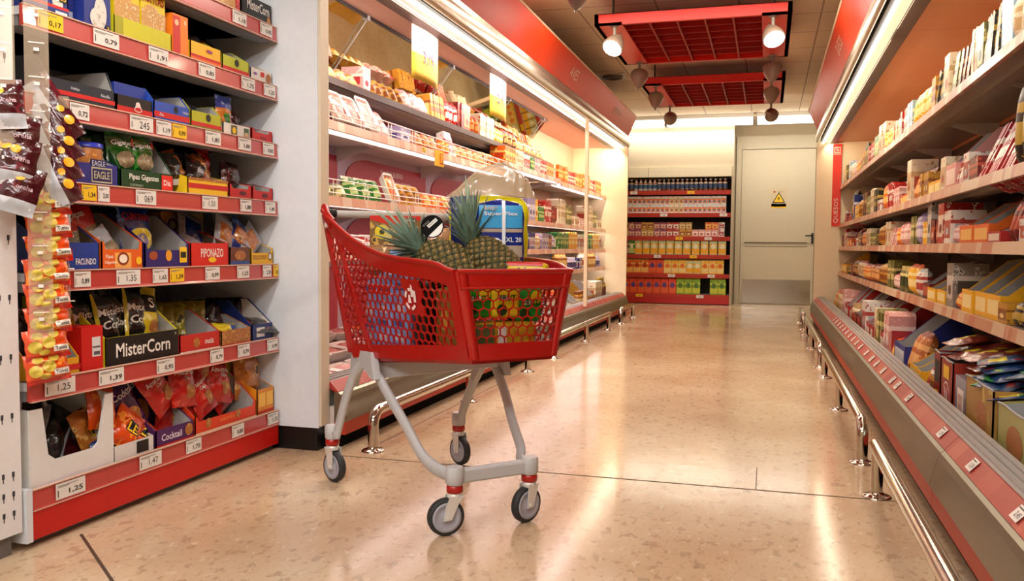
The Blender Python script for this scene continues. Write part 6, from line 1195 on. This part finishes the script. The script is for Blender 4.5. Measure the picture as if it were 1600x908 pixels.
tg.text('PREMIUM', TM @ Matrix.Rotation(.75, 4, 'Z') @ Matrix.Translation((.007, .007, .0026)), .005, 0); tg.text('GOLD', TM @ Matrix.Rotation(.75, 4, 'Z') @ Matrix.Translation((-.008, .018, .0026)), .006, 2)
tag(cplace(tg.build('fruit_tag', [mat('tag_black', '#0a0a0a', .8, spec=.15), mat('tag_white', '#dfe0dc', .4), mat('tag_grey', '#8c8c88', .5)]), .500, .105, .856, RZ(.25)), 'round black and white cardboard tag hanging on the pineapple leaves', 'tag')
# nappy pack (blue), toilet-roll pack (yellow and navy), clear wrap above them
def softbox(label, name, cat, s, t, z, w, d, h, R, mats, deco, r=.02, bulge=.008, group=None):
    b = MB(); 
    def shell(u, v):
        a = 2 * PI * u; n = 5.0; cx = math.copysign(abs(math.cos(a)) ** (2 / n), math.cos(a)) * w / 2; cy = math.copysign(abs(math.sin(a)) ** (2 / n), math.sin(a)) * d / 2
        e = (1 - abs(2 * v - 1) ** 9) ** .35; return (cx * e * (1 + .02 * math.sin(v * 19 + u * 12)), cy * e * (1 + .03 * math.sin(v * 11 + u * 9)), v * h)
    b.grid(shell, 40, 20, 0, True); k = 0
    def warp(p, off):
        x, z_ = p.x, p.z; fx = min(1, abs(x) / (w / 2)); fz = abs(2 * z_ / h - 1); yy = -(d / 2) * max(0, (1 - fx ** 5)) ** .2 * max(0, (1 - fz ** 9)) ** .35 * 1.02 - off; return Vector((x, yy, z_))
    for D in deco:
        k += 1; of = .0012 + .0005 * k
        if D[0] == 'quad':
            x0, x1, z0, z1 = D[1] * w, D[2] * w, D[3] * h, D[4] * h; b.grid(lambda u, v: warp(Vector((lerp(x0, x1, u), 0, lerp(z0, z1, v))), of), 12, 8, D[5])
        elif D[0] == 'disc': b.disc(front(D[1] * w, D[2] * h, 0), D[3], D[4], 24, D[5], lambda p: warp(p, of))
        elif D[0] == 'text': b.text(D[1], front(D[2] * w, D[3] * h, 0), D[4], D[5], D[6] if len(D) > 6 else None, lambda p: warp(p, of), .02)
    return tag(cplace(b.build(name, [paint(m, .3) if isinstance(m, str) else m for m in mats]), s, t, z, R), label, cat, group)
softbox('blue nappy pack standing at the far side of the cart basket', 'nappy_pack', 'package', .565, -.082, .655, .145, .09, .285, RZ(.42, .02), [mat('nappy_navy', '#142a82', .22, coat=.5, bump=.3, bscale=18), '#3c9cd4', '#d8e0e8', '#a89c8c', '#7cc4e0'],
        [('quad', -.44, .44, .70, .93, 1), ('quad', -.44, .44, .655, .69, 3), ('disc', -.10, .42, .035, .038, 4), ('quad', -.46, -.02, .32, .50, 4), ('disc', -.1, .50, .022, .028, 2), ('text', 'Super Flex', .0, .84, .014, 2, .10), ('text', 'XL 20', .26, .58, .014, 2), ('quad', .08, .44, .40, .52, 3), ('quad', .06, .44, .18, .26, 2), ('quad', -.44, -.05, .14, .28, 2), ('quad', .02, .09, .02, .98, 2), ('text', 'BABY', -.2, .9, .012, 3), ('quad', -.4, .42, .10, .12, 1)])
softbox('yellow and navy paper roll pack at the back of the cart basket', 'paper_roll_pack', 'package', .425, -.125, .70, .245, .10, .262, RZ(.30), [mat('roll_yellow', '#e4dc10', .25, coat=.5, bump=.3, bscale=18), '#1c2460', '#e8e8ec', '#2c4cac', '#8c8ca4'],
        [('quad', -.5, -.16, .02, .97, 1), ('text', 'Suave', -.36, .86, .028, 4, .08), ('disc', -.06, .62, .026, .035, 3), ('text', 'R', -.06, .68, .035, 2), ('quad', -.12, .02, .38, .56, 1), ('text', '20', -.06, .47, .022, 2), ('quad', -.42, -.25, .5, .62, 3)])
b = MB(); rr = random.Random(3)
def wrp(u, v):
    a = 2 * PI * u; e = (1 - v) ** .55; cr = .006 * math.sin(a * 3 + v * 5) + .003 * math.sin(a * 13 - v * 7); lx = math.copysign(abs(math.cos(a)) ** .6, math.cos(a)) * (.135 + cr) * (e * .85 + .15 * (1 - v)) + .035 * v; ly = math.copysign(abs(math.sin(a)) ** .6, math.sin(a)) * (.055 + cr) * (e * .85 + .15 * (1 - v)); return (lx, ly, .105 * v ** .9 + cr * .5)
b.grid(wrp, 48, 14, 0, True); b.tube([wrp(.02, .0), wrp(.03, .4), wrp(.05, .8), (.035, 0, .11)], .003, 6)
tag(cplace(b.build('plastic_wrap', [mat('clear_film', '#d8c4a4', .18, alpha=.45, spec=.8, bump=.6, bscale=20, coat=.8)]), .435, -.125, .952, RZ(.30)), 'crumpled clear plastic bag top gathered above the yellow roll pack', 'bag')
# cereal box near the handle
CB = printed('cereal_picture', ['#7c5c2c', '#c8a04c', '#3c3824', '#a88844'], 22, .35, False)
b = MB(); b.box(-.085, .085, -.03, .03, 0, .25, 0)
def cq(x0, x1, z0, z1, m, y=-.0312): b.add([(x0, y, z0), (x1, y, z0), (x1, y, z1), (x0, y, z1)], [(0, 1, 2, 3)], m)
cq(-.085, .085, 0, .25, 0); b.add([(-.085, -.032, .25)] + [(-.085 + .17 * k / 8, -.032, .236 - .016 * math.sin(PI * k / 8)) for k in range(9)] + [(.085, -.032, .25)], [tuple(range(11))], 1)
b.disc(front(-.045, .195, -.0325), .024, .024, 20, 2); b.disc(front(-.045, .195, -.033), .009, .009, 14, 3); b.disc(front(-.025, .18, -.0335), .013, .013, 16, 4); b.disc(front(.05, .235, -.0335), .022, .009, 18, 3); b.text('Flakes', front(.05, .235, -.034), .009, 5)
b.add([(-.0858, -.03, 0), (-.0858, .03, 0), (-.0858, .03, .25), (-.0858, -.03, .25)], [(0, 1, 2, 3)], 6); b.add([(-.0864, -.028, .225), (-.0864, .028, .225), (-.0864, .028, .25), (-.0864, -.028, .25)], [(0, 1, 2, 3)], 1)
tag(cplace(b.build('cereal_box', [CB, mat('box_red', '#c8200f', .35), mat('ring_yellow', '#d8c41c', .4), mat('ring_hole', '#3c3c14', .5), mat('ring_pale', '#c8b870', .4), TOPL, mat('box_side_grey', '#8c8c90', .4)]), .045, .03, .650, RZ(.42)), 'cereal box with red top and ring picture near the cart handle', 'box')
# goods seen through the basket holes
MK = [mat('milk_blue', '#8fa6dc', .35, var=.3, bscale=30), '#dfe4f0', '#3c54a0']
for k, (s_, t_, l) in enumerate(((.175, .155, 'pale blue milk carton nearest the cart handle'), (.272, .150, 'pale blue milk carton, middle of three in the cart'), (.368, .135, 'pale blue milk carton next to the black pack in the cart'))):
    hh = .24 if k else .22; b = MB().box(-.045, .045, -.035, .035, 0, hh, 0)
    for zz, m in ((.03, 1), (.075, 2), (.12, 1), (.185, 2)): b.add([(-.045, -.0358, zz), (.045, -.0358, zz), (.045, -.0358, zz + .022), (-.045, -.0358, zz + .022)], [(0, 1, 2, 3)], m)
    b.prism([(-.045, hh), (.045, hh), (.0, hh + .012)], -.034, .034, 0, 'y')
    tag(cplace(b.build('milk_carton', [MK[0], paint(MK[1]), paint(MK[2])]), s_, t_ - .02, zbot(s_) + .008, RZ(CYAW - .08)), l, 'carton', 'milk cartons in the cart')
softbox('black pack behind the white emblem of the cart side', 'dark_package', 'package', .475, .105, .492, .10, .08, .225, RZ(CYAW - .08), [mat('pack_black', '#120f0e', .3), '#b83c2c'], [('quad', -.3, .3, .5, .6, 1)])
softbox('brown snack bag low in the middle of the cart', 'snack_package', 'bag', .62, .085, .498, .16, .08, .19, RZ(CYAW - .08), [mat('pack_brown', '#8f6c2c', .35, var=.35, bscale=60), '#c8a040'], [('disc', .1, .5, .03, .03, 1)])
for k, (s_, t_, z_, w_, m, l) in enumerate(((.735, .085, .60, .10, '#1c8c1c', 'green fruit-juice bag behind the left of the cart front'), (.745, .0, .60, .09, '#e4c41c', 'yellow bag behind the middle of the cart front'), (.735, -.08, .585, .09, '#1c8c2c', 'green bag behind the right of the cart front'))):
    softbox(l, 'fruit_bag', 'bag', s_ - .02, t_, z_, w_, .07, .105, RZ(PI / 2 + CYAW), [mat('fruitbag_' + m[1:], m, .3, var=.35, bscale=30), '#e8ecd8', '#e0c41c', '#143c14'], [('quad', -.3, .1, .5, .62, 1), ('disc', .2, .7, .018, .018, 2), ('disc', -.2, .25, .016, .016, 3), ('text', 'FRUT', .0, .56, .016, 3)], group='bags behind the cart front')
softbox('golden-brown flat pack lying on the basket floor at the front', 'snack_package', 'bag', .715, .005, .520, .22, .08, .075, RZ(PI / 2 + CYAW), [mat('pack_gold', '#c49420', .4, var=.4, bscale=55), '#5c6438', '#e4e0d8'], [('quad', -.48, -.15, .1, .9, 1), ('quad', -.1, .02, .2, .8, 2)])
softbox('small yellow and red pack marked X on top at the cart front', 'biscuit_pack', 'package', .715, -.085, .700, .13, .06, .055, RZ(.12, -.2), [mat('pack_yellow', '#e0c81c', .3), '#c41c14', '#14120c', '#f0ece0'], [('quad', -.46, .4, .72, .96, 1), ('text', 'X', -.05, .4, .026, 2), ('disc', .28, .38, .026, .014, 1)])
softbox('orange-topped small tub between the pineapples and cereal box', 'food_package', 'package', .30, -.06, .74, .10, .07, .12, RZ(.4), [printed('pack_tan_mix', ['#b47c4c', '#e8d4b4', '#c83c2c', '#d8b088'], 40, .4, False)], [])
softbox('light blue edged bag of bread rolls beside the cereal box', 'food_package', 'package', .17, .10, .705, .14, .08, .10, RZ(.1), [printed('pack_roll_mix', ['#8c5c2c', '#d8b070', '#e4dcd0', '#a87038'], 40, .4, False), '#7ca4d4'], [('quad', .1, .45, .6, .8, 1)])
